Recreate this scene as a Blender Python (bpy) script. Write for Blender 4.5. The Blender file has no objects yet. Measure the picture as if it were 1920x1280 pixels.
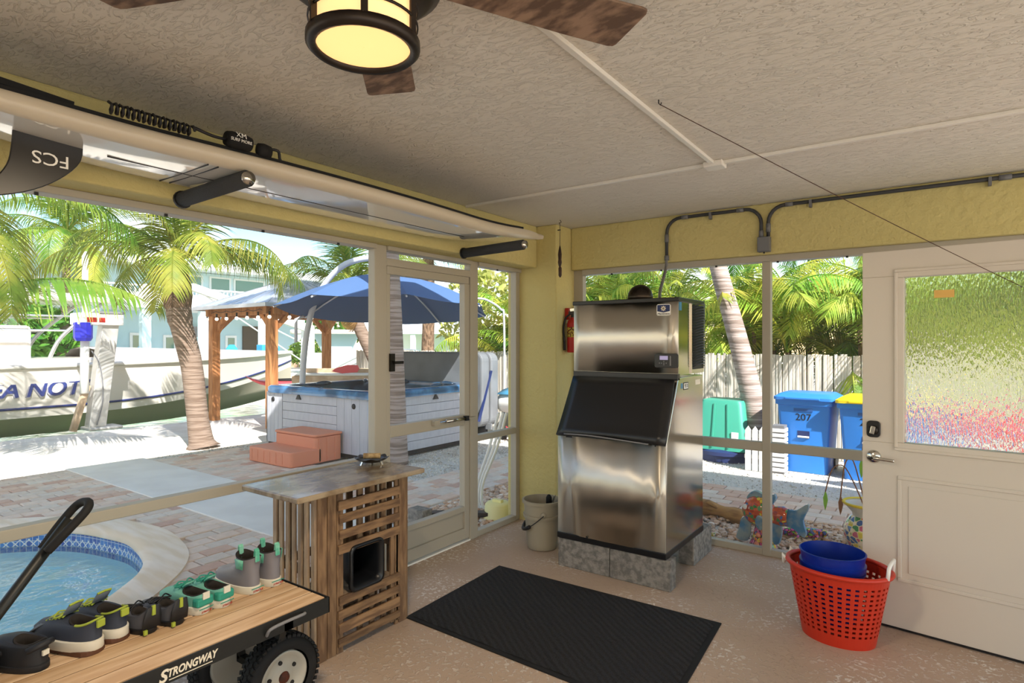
import bpy, bmesh, math, random
from mathutils import Vector, Matrix, Euler
random.seed(7)
S = bpy.context.scene
COL = S.collection
PI = math.pi
# ---------------------------------------------------------------- camera
cd = bpy.data.cameras.new('camera'); cam = bpy.data.objects.new('camera', cd); COL.objects.link(cam)
cd.sensor_width = 36; cd.lens = 1117 / 1920 * 36; cd.shift_y = 3 / 1920
cd.clip_start = .05; cd.clip_end = 500
cam.location = (0, 0, 1.54); cam.rotation_euler = (PI / 2, 0, math.radians(35.44))
S.camera = cam
# ---------------------------------------------------------------- light
SUN_DIR = Vector((-4.9, 2.2, -4.5)).normalized()
w = bpy.data.worlds.new('world'); S.world = w; w.use_nodes = True
nt = w.node_tree; nt.nodes.clear()
sky = nt.nodes.new('ShaderNodeTexSky'); sky.sky_type = 'NISHITA'; sky.sun_disc = False
sky.sun_elevation = math.asin(-SUN_DIR.z); sky.sun_rotation = math.atan2(-SUN_DIR.x, -SUN_DIR.y)
sky.air_density = 1.0; sky.dust_density = .2; sky.ozone_density = 1.5
bg = nt.nodes.new('ShaderNodeBackground'); bg.inputs[1].default_value = .125
ou = nt.nodes.new('ShaderNodeOutputWorld')
tcw = nt.nodes.new('ShaderNodeTexCoord'); mpw = nt.nodes.new('ShaderNodeMapping'); mpw.inputs['Scale'].default_value = (2, 2, 7)
nzw = nt.nodes.new('ShaderNodeTexNoise'); nzw.inputs['Scale'].default_value = 1.3; nzw.inputs['Detail'].default_value = 6
crw = nt.nodes.new('ShaderNodeValToRGB'); crw.color_ramp.elements[0].position = .47; crw.color_ramp.elements[1].position = .66
crw.color_ramp.elements[0].color = (0, 0, 0, 1); crw.color_ramp.elements[1].color = (.65, .65, .65, 1)
hsw = nt.nodes.new('ShaderNodeHueSaturation'); hsw.inputs['Saturation'].default_value = 1.45
wbw = nt.nodes.new('ShaderNodeMixRGB'); wbw.blend_type = 'MULTIPLY'; wbw.inputs[0].default_value = 1; wbw.inputs[2].default_value = (1.24, 1.0, .84, 1)   # camera white balance
mxw = nt.nodes.new('ShaderNodeMixRGB'); mxw.inputs[2].default_value = (6.4, 6.5, 6.8, 1)
for a_, b_ in ((tcw.outputs['Generated'], mpw.inputs[0]), (mpw.outputs[0], nzw.inputs[0]), (nzw.outputs[0], crw.inputs[0]),
               (crw.outputs[0], mxw.inputs[0]), (sky.outputs[0], hsw.inputs['Color']), (hsw.outputs[0], mxw.inputs[1]), (mxw.outputs[0], wbw.inputs[1]), (wbw.outputs[0], bg.inputs[0]), (bg.outputs[0], ou.inputs[0])):
    nt.links.new(a_, b_)
sl = bpy.data.lights.new('sun', 'SUN'); sl.energy = 3.9; sl.angle = .009; sl.color = (1, .98, .94)
so = bpy.data.objects.new('sun', sl); COL.objects.link(so)
so.rotation_euler = SUN_DIR.to_track_quat('-Z', 'Y').to_euler(); so.location = (20, -20, 30)
S.view_settings.view_transform = 'Standard'; S.view_settings.look = 'None'; S.view_settings.gamma = 1
S.view_settings.exposure = 1.5
S.view_settings.use_curve_mapping = False
S.cycles.max_bounces = 8; S.cycles.diffuse_bounces = 5; S.cycles.glossy_bounces = 4
S.cycles.transmission_bounces = 6; S.cycles.transparent_max_bounces = 10
S.cycles.sample_clamp_indirect = 6
# ---------------------------------------------------------------- helpers
def lin(c):
    if isinstance(c, str):
        c = [int(c[i:i + 2], 16) / 255 for i in (0, 2, 4)]
        c = [(v / 12.92 if v <= .04045 else ((v + .055) / 1.055) ** 2.4) for v in c]
    return (*c[:3], 1)
MATS = {}
def mat(name, col, rough=.6, metal=0, col2=None, ns=12, stretch=(1, 1, 1), bump=0, bs=None, bdist=.01, rnd=0, detail=4,
        emis=0, coat=0, spec=.5, alpha=1, trans=0, ior=1.45, ramp=(.4, .6), hue=0, kind='noise', aniso=0, sss=0):
    m = bpy.data.materials.new(name); m.use_nodes = True; MATS[name] = m
    t = m.node_tree; p = t.nodes['Principled BSDF']; N = t.nodes.new; L = t.links.new
    c = lin(col)
    p.inputs['Base Color'].default_value = c; p.inputs['Roughness'].default_value = rough; p.inputs['Metallic'].default_value = metal
    p.inputs['Specular IOR Level'].default_value = spec; p.inputs['Coat Weight'].default_value = coat; p.inputs['IOR'].default_value = ior
    p.inputs['Transmission Weight'].default_value = trans; p.inputs['Alpha'].default_value = alpha
    p.inputs['Anisotropic'].default_value = aniso
    m.diffuse_color = c
    vec = None
    if col2 is not None or bump:
        tc = N('ShaderNodeTexCoord'); mp = N('ShaderNodeMapping'); L(tc.outputs['Object'], mp.inputs[0]); mp.inputs['Scale'].default_value = stretch
        oi = N('ShaderNodeObjectInfo'); ml = N('ShaderNodeMath'); ml.operation = 'MULTIPLY'; ml.inputs[1].default_value = 37
        L(oi.outputs['Random'], ml.inputs[0]); L(ml.outputs[0], mp.inputs['Location'])
        vec = mp.outputs[0]
    out = None
    if col2 is not None:
        n = N('ShaderNodeTexNoise'); n.inputs['Scale'].default_value = ns; n.inputs['Detail'].default_value = detail; L(vec, n.inputs[0])
        r = N('ShaderNodeValToRGB'); r.color_ramp.elements[0].position = ramp[0]; r.color_ramp.elements[1].position = ramp[1]
        r.color_ramp.elements[0].color = c; r.color_ramp.elements[1].color = lin(col2); L(n.outputs[0], r.inputs[0]); out = r.outputs[0]
    if rnd:
        hs = N('ShaderNodeHueSaturation'); oi = N('ShaderNodeObjectInfo'); mr = N('ShaderNodeMapRange')
        mr.inputs['To Min'].default_value = 1 - rnd; mr.inputs['To Max'].default_value = 1 + rnd
        L(oi.outputs['Random'], mr.inputs[0]); L(mr.outputs[0], hs.inputs['Value'])
        if hue:
            mh = N('ShaderNodeMapRange'); mh.inputs['To Min'].default_value = .5 - hue; mh.inputs['To Max'].default_value = .5 + hue
            fr = N('ShaderNodeMath'); fr.operation = 'FRACT'; f2 = N('ShaderNodeMath'); f2.operation = 'MULTIPLY'; f2.inputs[1].default_value = 7.31
            L(oi.outputs['Random'], f2.inputs[0]); L(f2.outputs[0], fr.inputs[0]); L(fr.outputs[0], mh.inputs[0]); L(mh.outputs[0], hs.inputs['Hue'])
        hs.inputs['Color'].default_value = c
        if out: L(out, hs.inputs['Color'])
        out = hs.outputs[0]
    if out: L(out, p.inputs['Base Color'])
    if emis:
        p.inputs['Emission Strength'].default_value = emis; p.inputs['Emission Color'].default_value = c
    if bump:
        b = N('ShaderNodeBump'); b.inputs['Strength'].default_value = bump; b.inputs['Distance'].default_value = bdist
        if kind == 'voronoi':
            n2 = N('ShaderNodeTexVoronoi'); n2.inputs['Scale'].default_value = bs or ns; src = n2.outputs['Distance']
        else:
            n2 = N('ShaderNodeTexNoise'); n2.inputs['Scale'].default_value = bs or ns; n2.inputs['Detail'].default_value = 5; src = n2.outputs[0]
        L(vec, n2.inputs[0]); L(src, b.inputs['Height']); L(b.outputs[0], p.inputs['Normal'])
    return m
def frame_at(d):
    d = Vector(d).normalized(); u = Vector((0, 0, 1)) if abs(d.z) < .95 else Vector((1, 0, 0))
    x = d.cross(u).normalized(); y = x.cross(d).normalized(); return x, y
class MB:
    def __init__(s): s.v = []; s.f = []
    def add(s, vs, fs):
        o = len(s.v); s.v += [tuple(q) for q in vs]; s.f += [tuple(i + o for i in q) for q in fs]; return s
    def box(s, x0, x1, y0, y1, z0, z1, M=None):
        vs = [Vector((x, y, z)) for z in (z0, z1) for y in (y0, y1) for x in (x0, x1)]
        if M: vs = [M @ q for q in vs]
        return s.add(vs, [(0, 2, 3, 1), (4, 5, 7, 6), (0, 1, 5, 4), (2, 6, 7, 3), (0, 4, 6, 2), (1, 3, 7, 5)])
    def beam(s, a, b, w_, h_):          # bar of section w x h from a to b
        a = Vector(a); b = Vector(b); x, y = frame_at(b - a); x = x * w_ / 2; y = y * h_ / 2
        vs = [p + q for p in (a, b) for q in (-x - y, x - y, x + y, -x + y)]
        return s.add(vs, [(0, 3, 2, 1), (4, 5, 6, 7), (0, 1, 5, 4), (1, 2, 6, 5), (2, 3, 7, 6), (3, 0, 4, 7)])
    def loft(s, rings, cap=True, close=True):
        n = len(rings[0]); vs = [q for r in rings for q in r]; fs = []
        for i in range(len(rings) - 1):
            for j in range(n if close else n - 1):
                k = (j + 1) % n; fs.append((i * n + j, i * n + k, (i + 1) * n + k, (i + 1) * n + j))
        if cap and close: fs += [tuple(range(n - 1, -1, -1)), tuple((len(rings) - 1) * n + j for j in range(n))]
        return s.add(vs, fs)
    def tube(s, pts, r, n=8, cap=True):
        pts = [Vector(p) for p in pts]; R = r if isinstance(r, (list, tuple)) else [r] * len(pts); rings = []; px = None
        for i, p in enumerate(pts):
            d = (pts[min(i + 1, len(pts) - 1)] - pts[max(i - 1, 0)]).normalized()
            if px is None: x, y = frame_at(d)
            else:
                x = (px - d * px.dot(d)); x = x.normalized() if x.length > 1e-6 else frame_at(d)[0]; y = d.cross(x) * -1
                y = x.cross(d)
            px = x
            rings.append([p + (x * math.cos(2 * PI * k / n) + y * math.sin(2 * PI * k / n)) * R[i] for k in range(n)])
        return s.loft(rings, cap)
    def lathe(s, prof, n=24, c=(0, 0, 0), cap=False, axis='z', sx=1, sy=1):
        rings = []
        for r, z in prof:
            ring = []
            for k in range(n):
                a = 2 * PI * k / n; q = (r * math.cos(a) * sx, r * math.sin(a) * sy, z)
                if axis == 'x': q = (q[2], q[0], q[1])
                if axis == 'y': q = (q[0], q[2], q[1])
                ring.append((q[0] + c[0], q[1] + c[1], q[2] + c[2]))
            rings.append(ring)
        return s.loft(rings, cap)
    def prism(s, poly, z0, z1, f=None):  # poly in 2-D; f maps (u,v,z) to 3-D
        f = f or (lambda u, v, z: (u, v, z)); n = len(poly)
        return s.add([f(u, v, z0) for u, v in poly] + [f(u, v, z1) for u, v in poly],
                     [tuple(range(n - 1, -1, -1)), tuple(range(n, 2 * n))] + [(i, (i + 1) % n, (i + 1) % n + n, i + n) for i in range(n)])
    def quad(s, a, b, c, d): return s.add([a, b, c, d], [(0, 1, 2, 3)])
    def blob(s, c, r, seg=10, rings=7, sc=(1, 1, 1), rot=None, nz=0):
        vs = []; fs = []
        R = []
        for i in range(rings + 1):
            th = PI * i / rings; ring = []
            for j in range(seg):
                ph = 2 * PI * j / seg; k = r * (1 + nz * random.uniform(-1, 1))
                q = Vector((math.sin(th) * math.cos(ph) * sc[0], math.sin(th) * math.sin(ph) * sc[1], math.cos(th) * sc[2])) * k
                if rot: q = rot @ q
                ring.append(q + Vector(c))
            R.append(ring)
        return s.loft(R[::-1], False)
    def mesh(s, name, smooth=False):
        me = bpy.data.meshes.new(name); me.from_pydata(s.v, [], s.f)
        bm = bmesh.new(); bm.from_mesh(me); bmesh.ops.recalc_face_normals(bm, faces=bm.faces); bm.to_mesh(me); bm.free()
        if smooth: me.polygons.foreach_set('use_smooth', [True] * len(me.polygons))
        me.update(); return me
    def build(s, name, m, parent=None, smooth=False, bevel=0, seg=2, solid=0, sub=0, loc=None, rot=None, auto=0, raw=False):
        if raw:
            me = bpy.data.meshes.new(name); me.from_pydata(s.v, [], s.f); me.update()
        else: me = s.mesh(name, smooth)
        o = put(name, me, m, parent, loc, rot)
        if solid: q = o.modifiers.new('s', 'SOLIDIFY'); q.thickness = solid; q.offset = 0
        if bevel: q = o.modifiers.new('b', 'BEVEL'); q.width = bevel; q.segments = seg; q.limit_method = 'ANGLE'; q.harden_normals = False
        if sub: q = o.modifiers.new('u', 'SUBSURF'); q.levels = q.render_levels = sub
        if auto:
            for p in me.polygons: p.use_smooth = True
            if hasattr(me, 'set_sharp_from_angle'): me.set_sharp_from_angle(angle=math.radians(auto))
        return o
def put(name, me, m=None, parent=None, loc=None, rot=None, scale=None):
    o = bpy.data.objects.new(name, me); COL.objects.link(o)
    if m is not None and not me.materials: me.materials.append(m if not isinstance(m, str) else MATS[m])
    if parent: o.parent = parent
    if loc is not None: o.location = loc
    if rot is not None: o.rotation_euler = rot
    if scale is not None: o.scale = scale if hasattr(scale, '__len__') else (scale,) * 3
    return o
def tag(o, label=None, cat=None, group=None, kind=None):
    if label: o['label'] = label
    if cat: o['category'] = cat
    if group: o['group'] = group
    if kind: o['kind'] = kind
    return o
def thing(name, label, cat, loc=(0, 0, 0), rz=0, group=None, kind=None):
    o = bpy.data.objects.new(name, None); COL.objects.link(o); o.location = loc; o.rotation_euler = (0, 0, rz)
    o.empty_display_size = .1
    return tag(o, label, cat, group, kind)
def box(name, b, m, parent=None, bevel=0, **k): return MB().box(*b).build(name, m, parent, bevel=bevel, **k)
def copy_tree(o, parent=None, loc=None, rz=None, label=None):
    c = o.copy(); COL.objects.link(c); c.parent = parent
    if loc is not None: c.location = loc
    if rz is not None: c.rotation_euler = (0, 0, rz)
    if label: c['label'] = label
    for ch in list(o.children): copy_tree(ch, c)
    return c
def text(name, s, size, m, parent=None, loc=(0, 0, 0), rot=(0, 0, 0), shear=0, ext=.0008, align='CENTER', scx=1, bold=0):
    c = bpy.data.curves.new(name, 'FONT'); c.body = s; c.size = size; c.align_x = align; c.align_y = 'CENTER'; c.extrude = ext; c.shear = shear; c.offset = bold
    c.resolution_u = 3
    o = bpy.data.objects.new(name, c); COL.objects.link(o)
    dg = bpy.context.evaluated_depsgraph_get(); me = bpy.data.meshes.new_from_object(o.evaluated_get(dg)); bpy.data.objects.remove(o); bpy.data.curves.remove(c)
    me.name = name; me.materials.clear()
    return put(name, me, m, parent, loc, rot, (scx, 1, 1))
def struct(name, label, m=None, b=None, **k):
    if b: o = box(name, b, m, **k)
    else: o = thing(name, None, None)
    return tag(o, label, None, None, 'structure')
def spline(pts, n=6, closed=False):     # Catmull-Rom
    P = [Vector(p) for p in pts]; out = []; N_ = len(P)
    for i in range(N_ if closed else N_ - 1):
        g = (lambda j: P[j % N_]) if closed else (lambda j: P[max(0, min(N_ - 1, j))])
        a, b, c, d = g(i - 1), g(i), g(i + 1), g(i + 2)
        for k in range(n):
            t = k / n
            out.append(.5 * ((2 * b) + (c - a) * t + (2 * a - 5 * b + 4 * c - d) * t * t + (3 * b - a - 3 * c + d) * t ** 3))
    if not closed: out.append(P[-1])
    return out
def rrect(x0, x1, y0, y1, r, n=4):
    out = []
    for cx, cy, a0 in ((x1 - r, y1 - r, 0), (x0 + r, y1 - r, 90), (x0 + r, y0 + r, 180), (x1 - r, y0 + r, 270)):
        for k in range(n + 1):
            a = math.radians(a0 + 90 * k / n); out.append((cx + r * math.cos(a), cy + r * math.sin(a)))
    return out
# ---------------------------------------------------------------- materials
mat('yellow', 'CABD80', .85, bump=.8, bs=26, bdist=.016)
mat('alu', 'ABA597', .45, 0)
mat('white_plastic', 'F0F0EC', .45)
mat('black', '17171A', .5); mat('rubber', '131314', .8, bump=.3, bs=90, bdist=.002)
mat('steel', 'D2CDC2', .42, 1, bump=.06, bs=9, stretch=(1, 1, 60), bdist=.002)
_t = MATS['steel'].node_tree; _p = _t.nodes['Principled BSDF']; _g = _t.nodes.new('ShaderNodeTangent'); _g.direction_type = 'RADIAL'; _g.axis = 'Z'
_t.links.new(_g.outputs[0], _p.inputs['Tangent']); _p.inputs['Anisotropic'].default_value = .85; _p.inputs['Anisotropic Rotation'].default_value = 0   # horizontally brushed sheet
mat('steel_side', 'C4BEB4', .14, 1, bump=.15, bs=2.2, bdist=.004)
mat('chrome', 'C8C6C0', .18, 1)
mat('blackgloss', '1B1B1D', .32)
mat('darkmetal', '2C2926', .35, .6)
mat('grey', '77777A', .6)
mat('white', 'EDECE6', .5); mat('paintwhite', 'E6E2D8', .42)
mat('navy', '22305E', .5); mat('blue', '1C3F9E', .4); mat('red', 'B3261E', .45)
mat('yellowpaint', 'F0D21E', .4)
mat('cream', 'E6DCC8', .55)
# ================================================================ structure
def floor_mat():
    m = mat('floor', 'BFA996', .55, spec=.35); t = m.node_tree; p = t.nodes['Principled BSDF']; N = t.nodes.new; L = t.links.new
    tc = N('ShaderNodeTexCoord')
    n1 = N('ShaderNodeTexNoise'); n1.inputs['Scale'].default_value = 42; n1.inputs['Detail'].default_value = 3; n1.inputs['Distortion'].default_value = .7; L(tc.outputs['Object'], n1.inputs[0])
    r = N('ShaderNodeValToRGB'); r.color_ramp.elements[0].position = .54; r.color_ramp.elements[1].position = .62; L(n1.outputs[0], r.inputs[0])
    n2 = N('ShaderNodeTexNoise'); n2.inputs['Scale'].default_value = 2.2; n2.inputs['Detail'].default_value = 4; L(tc.outputs['Object'], n2.inputs[0])
    r2 = N('ShaderNodeValToRGB'); r2.color_ramp.elements[0].position = .42; r2.color_ramp.elements[1].position = .66; L(n2.outputs[0], r2.inputs[0])
    mu = N('ShaderNodeMath'); mu.operation = 'MULTIPLY'; L(r.outputs[0], mu.inputs[0]); L(r2.outputs[0], mu.inputs[1])
    mx = N('ShaderNodeMixRGB'); mx.inputs[1].default_value = lin('C4AD98'); mx.inputs[2].default_value = lin('EDE5DB'); L(mu.outputs[0], mx.inputs[0])
    n3 = N('ShaderNodeTexNoise'); n3.inputs['Scale'].default_value = 1.1; L(tc.outputs['Object'], n3.inputs[0])
    m2 = N('ShaderNodeMixRGB'); m2.blend_type = 'MULTIPLY'; m2.inputs[0].default_value = .35; L(mx.outputs[0], m2.inputs[1]); L(n3.outputs[0], m2.inputs[2])
    L(m2.outputs[0], p.inputs['Base Color'])
    b = N('ShaderNodeBump'); b.inputs['Strength'].default_value = .7; b.inputs['Distance'].default_value = .004; L(r.outputs[0], b.inputs['Height']); L(b.outputs[0], p.inputs['Normal'])
    return m
def ceil_mat():
    m = mat('ceiling', 'E3DDD0', .8); t = m.node_tree; p = t.nodes['Principled BSDF']; N = t.nodes.new; L = t.links.new
    tc = N('ShaderNodeTexCoord'); mp = N('ShaderNodeMapping'); mp.inputs['Scale'].default_value = (17, 40, 1); mp.inputs['Rotation'].default_value = (0, 0, .35); L(tc.outputs['Object'], mp.inputs[0])
    n = N('ShaderNodeTexNoise'); n.inputs['Scale'].default_value = 1; n.inputs['Detail'].default_value = 5; n.inputs['Distortion'].default_value = 1.6; L(mp.outputs[0], n.inputs[0])
    r = N('ShaderNodeValToRGB'); r.color_ramp.elements[0].position = .5; r.color_ramp.elements[1].position = .64; L(n.outputs[0], r.inputs[0])
    n2 = N('ShaderNodeTexNoise'); n2.inputs['Scale'].default_value = 60; L(tc.outputs['Object'], n2.inputs[0])
    ad = N('ShaderNodeMath'); ad.operation = 'MULTIPLY_ADD'; L(n2.outputs[0], ad.inputs[0]); ad.inputs[1].default_value = .25; L(r.outputs[0], ad.inputs[2])
    b = N('ShaderNodeBump'); b.inputs['Strength'].default_value = .7; b.inputs['Distance'].default_value = .007; L(ad.outputs[0], b.inputs['Height']); L(b.outputs[0], p.inputs['Normal'])
    return m
floor_mat(); ceil_mat()
struct('floor', 'beige textured concrete patio floor', 'floor', (-3.06, 4.4, -3, 4.7, -.14, 0))
struct('ceiling', 'off-white swirled stucco ceiling', 'ceiling', (-3.2, 4.5, -3, 4.9, 2.54, 2.66))
struct('wall_left', 'yellow stucco beam over the left screens', 'yellow', (-3.08, -2.79, -3, 4.29, 2.185, 2.54), bevel=.012)
struct('wall_back', 'yellow stucco beam over the back screens', 'yellow', (-2.595, 3.7, 4.53, 4.82, 2.175, 2.54), bevel=.012)
struct('wall_corner', 'yellow stucco corner column', 'yellow', (-3.1, -2.595, 4.29, 4.82, -.14, 2.54), bevel=.012)
struct('wall_light_block', 'unseen cream wall added behind the camera to cut bounced light', 'paintwhite', (-3.06, .9, -3.1, -3.0, -.14, 2.54))  # added out of view to hold back light bouncing into the patio
mat('stucco_out', 'E4D9A4', .9)
struct('wall_upper', 'upper storey of the house above the patio', 'stucco_out', (-3.75, 4.6, -3.6, 5.25, 2.66, 4.85))
# screens
def screen_mat():
    m = bpy.data.materials.new('screen'); m.use_nodes = True; MATS['screen'] = m; t = m.node_tree; t.nodes.clear(); N = t.nodes.new
    o = N('ShaderNodeOutputMaterial'); mx = N('ShaderNodeMixShader'); tr = N('ShaderNodeBsdfTransparent'); d = N('ShaderNodeBsdfDiffuse')
    d.inputs[0].default_value = (.55, .56, .56, 1); mx.inputs[0].default_value = .075
    t.links.new(tr.outputs[0], mx.inputs[1]); t.links.new(d.outputs[0], mx.inputs[2]); t.links.new(mx.outputs[0], o.inputs[0])
screen_mat()
def screen(parent, axis, c, a0, a1, z0, z1):
    b = MB()
    if axis == 'x': b.quad((c, a0, z0), (c, a1, z0), (c, a1, z1), (c, a0, z1))
    else: b.quad((a0, c, z0), (a1, c, z0), (a1, c, z1), (a0, c, z1))
    return b.build('screen_mesh', 'screen', parent)
def clip_screws(parent, axis, c, a0, a1, z, step):
    n = int((a1 - a0) / step)
    for i in range(n):
        a = a0 + (i + .5) * (a1 - a0) / n; r = .007
        bb = (c - .004, c + .004, a - r, a + r, z - .012, z) if axis == 'x' else (a - r, a + r, c - .004, c + .004, z - .012, z)
        box('screw', bb, 'black', parent)
XA0, XA1 = -3.03, -2.97
W1 = struct('window_1', 'tall screened opening facing the pool')
bv = .004
box('top_rail', (XA0 - .01, XA1 + .02, -3, 2.64, 2.152, 2.185), 'alu', W1, bv)
box('mid_rail', (XA0, XA1, -3, 2.64, .757, .807), 'alu', W1, bv)
box('sill', (XA0, XA1, -3, 2.64, 0, .045), 'alu', W1, bv)
box('post', (XA0, XA1 + .005, 2.632, 2.735, 0, 2.185), 'alu', W1, bv)
box('post', (XA0, XA1, -1.6, -1.54, .045, 2.152), 'alu', W1, bv)
screen(W1, 'x', -3.0, -3, 2.64, .807, 2.152); screen(W1, 'x', -3.0, -3, 2.64, .045, .757)
clip_screws(W1, 'x', -2.975, .1, 2.6, 2.152, .42)
D1 = struct('door_1', 'screen door with kick panel leading to the hot tub')
box('header_rail', (XA0, XA1 + .003, 2.735, 3.61, 2.055, 2.106), 'alu', D1, bv)
box('top_track', (XA0 - .01, XA1 + .02, 2.735, 3.61, 2.155, 2.185), 'alu', D1, bv)
screen(D1, 'x', -3.0, 2.735, 3.61, 2.106, 2.155)
leaf = box('top_rail', (XA0, XA1 - .004, 2.745, 3.6, 2.0, 2.055), 'alu', D1, bv)
box('hinge_stile', (XA0, XA1 - .004, 2.742, 2.775, .02, 2.0), 'alu', D1, bv)
box('lock_stile', (XA0, XA1 - .004, 3.548, 3.605, .02, 2.0), 'alu', D1, bv)
box('mid_rail', (XA0, XA1 - .004, 2.775, 3.548, .905, .985), 'alu', D1, bv)
box('kick_rail', (XA0, XA1 - .004, 2.775, 3.548, .235, .275), 'alu', D1, bv)
box('kick_panel', (-3.01, -2.995, 2.775, 3.548, .10, .24), 'alu', D1)
box('bottom_rail', (XA0, XA1 - .004, 2.775, 3.548, .022, .105), 'alu', D1, bv)
box('threshold', (XA0 - .05, -2.965, 2.735, 3.61, -.005, .010), 'white', D1, .003)
cl = MB().tube([(-2.945, 3.30, .962), (-2.945, 3.52, .962)], .014, 10).build('door_closer', 'chrome', D1, True)
MB().tube([(-2.945, 3.22, .962), (-2.945, 3.30, .962)], .005, 6).build('closer_rod', 'chrome', cl)
box('closer_bracket', (-2.97, -2.94, 3.17, 3.23, .945, .978), 'alu', cl); box('closer_end', (-2.962, -2.93, 3.515, 3.55, .945, .98), 'black', cl)
box('latch', (-2.968, -2.93, 3.55, 3.64, .955, .966), 'alu', D1)
hd = box('handle_plate', (-2.97, -2.955, 2.76, 2.80, 1.35, 1.47), 'darkmetal', D1); MB().beam((-2.94, 2.78, 1.41), (-2.94, 2.86, 1.41), .012, .02).build('handle', 'darkmetal', hd)
screen(D1, 'x', -3.0, 2.775, 3.548, .985, 2.0); screen(D1, 'x', -3.0, 2.775, 3.548, .275, .905)
W2 = struct('window_2', 'narrow screened panel beside the corner column')
box('post', (XA0, XA1 + .005, 3.607, 3.70, 0, 2.185), 'alu', W2, bv)
box('post', (XA0, XA1, 4.235, 4.29, 0, 2.185), 'alu', W2, bv)
box('top_rail', (XA0 - .01, XA1 + .02, 3.70, 4.29, 2.152, 2.185), 'alu', W2, bv)
box('mid_rail', (XA0, XA1, 3.70, 4.235, .757, .807), 'alu', W2, bv)
box('sill', (XA0, XA1, 3.70, 4.235, 0, .045), 'alu', W2, bv)
screen(W2, 'x', -3.0, 3.7, 4.235, .807, 2.152); screen(W2, 'x', -3.0, 3.7, 4.235, .045, .757)
clip_screws(W2, 'x', -2.975, 3.72, 4.22, 2.152, .25)
W3 = struct('window_3', 'screened opening behind the ice machine')
YB0, YB1 = 4.585, 4.645
box('post', (-2.6, -2.505, YB0, YB1, 0, 2.175), 'alu', W3, bv)
box('post', (-1.03, -.972, YB0 - .005, YB1, 0, 2.13), 'alu', W3, bv)
box('post', (.60, .66, YB0, YB1, 0, 2.13), 'alu', W3, bv)
box('top_rail', (-2.505, 3.6, YB0 - .02, YB1 + .01, 2.128, 2.175), 'alu', W3, bv)
box('mid_rail', (-2.505, 3.6, YB0, YB1, .753, .818), 'alu', W3, bv)
box('sill', (-2.505, 3.6, YB0, YB1, 0, .048), 'alu', W3, bv)
for a0, a1 in ((-2.505, -1.03), (-.972, .6), (.66, 3.6)):
    screen(W3, 'y', 4.615, a0, a1, .818, 2.128); screen(W3, 'y', 4.615, a0, a1, .048, .753)
clip_screws(W3, 'y', 4.59, -2.45, .6, 2.128, .4)
# ceiling raceways
T1 = struct('trim_1', 'white cable raceway running across the ceiling', 'paintwhite', (-2.78, 3.65, 3.322, 3.345, 2.522, 2.54), bevel=.003)
T2 = struct('trim_2', 'white cable raceway joining at the ceiling box', 'paintwhite', (-1.015, -.99, -1.5, 3.3, 2.522, 2.54), bevel=.003)
tag(box('junction_box', (-1.05, -.945, 3.29, 3.385, 2.508, 2.54), 'paintwhite', None, .006), 'small white ceiling box where the two raceways meet', 'junction box')
# ---------------- white half-lite door standing open
D2 = thing('door_2', 'white half-glass door standing open', None, (-.333, 3.823, .015), math.radians(-6.41), kind='structure')
DW, DT = .91, .045
def ring_frame(b, o, i, y0, y1):   # rectangular frame, o/i = (x0,x1,z0,z1)
    b.box(o[0], o[1], y0, y1, o[2], i[2]); b.box(o[0], o[1], y0, y1, i[3], o[3]); b.box(o[0], i[0], y0, y1, i[2], i[3]); b.box(i[1], o[1], y0, y1, i[2], i[3]); return b
mat('doorwhite', 'CFC8BD', .38, bump=.04, bs=5)
b = MB(); ring_frame(b, (0, DW, 0, 2.024), (.19, .72, .985, 1.885), 0, DT); b.build('slab', 'doorwhite', D2, bevel=.003)
b = MB(); ring_frame(b, (.152, .758, .95, 1.92), (.168, .742, .966, 1.904), -.014, 0); ring_frame(b, (.165, .745, .962, 1.907), (.197, .713, .992, 1.876), -.009, DT + .01)
b.build('glass_moulding', 'doorwhite', D2, bevel=.004)
def rain_glass():
    m = mat('rainglass', 'FAFFFA', .05, trans=1, ior=1.35); t = m.node_tree; p = t.nodes['Principled BSDF']; N = t.nodes.new; L = t.links.new
    tc = N('ShaderNodeTexCoord'); mp = N('ShaderNodeMapping'); mp.inputs['Scale'].default_value = (130, 500, 28); L(tc.outputs['Object'], mp.inputs[0])
    n = N('ShaderNodeTexNoise'); n.inputs['Scale'].default_value = 1; n.inputs['Detail'].default_value = 2; L(mp.outputs[0], n.inputs[0])
    b_ = N('ShaderNodeBump'); b_.inputs['Strength'].default_value = .8; b_.inputs['Distance'].default_value = .008; L(n.outputs[0], b_.inputs['Height']); L(b_.outputs[0], p.inputs['Normal'])
rain_glass()
gl = box('glass_pane', (.19, .72, .020, .026, .985, 1.885), 'rainglass', D2)
mat('labelpaper', 'E0B565', .7)
box('glass_label', (.325, .41, .0175, .0195, 1.76, 1.80), 'labelpaper', D2)
b = MB(); ring_frame(b, (.165, .745, .25, .815), (.185, .725, .27, .795), -.007, .001); b.build('panel_moulding', 'doorwhite', D2, bevel=.004)
box('raised_panel', (.215, .695, -.005, .001, .30, .765), 'doorwhite', D2, .005)
dbz = 1.055
db = MB().prism(rrect(.022, .088, dbz - .045, dbz + .045, .02), -.016, 0, lambda u, v, z: (u, z, v)).build('deadbolt', 'blackgloss', D2, bevel=.004)
MB().lathe([(.0, -.020), (.022, -.020), (.026, -.012), (.026, 0)], 20, (.055, -.008, dbz - .005), axis='y').build('deadbolt_rose', 'darkmetal', db, True)
MB().beam((.052, -.038, dbz - .024), (.060, -.038, dbz + .018), .010, .022).build('thumb_turn', 'chrome', db, bevel=.003)
lz = .903
lv = MB().lathe([(0, -.02), (.024, -.018), (.034, -.010), (.036, 0)], 24, (.055, 0, lz), axis='y').build('lever_rose', 'chrome', D2, True)
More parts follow.
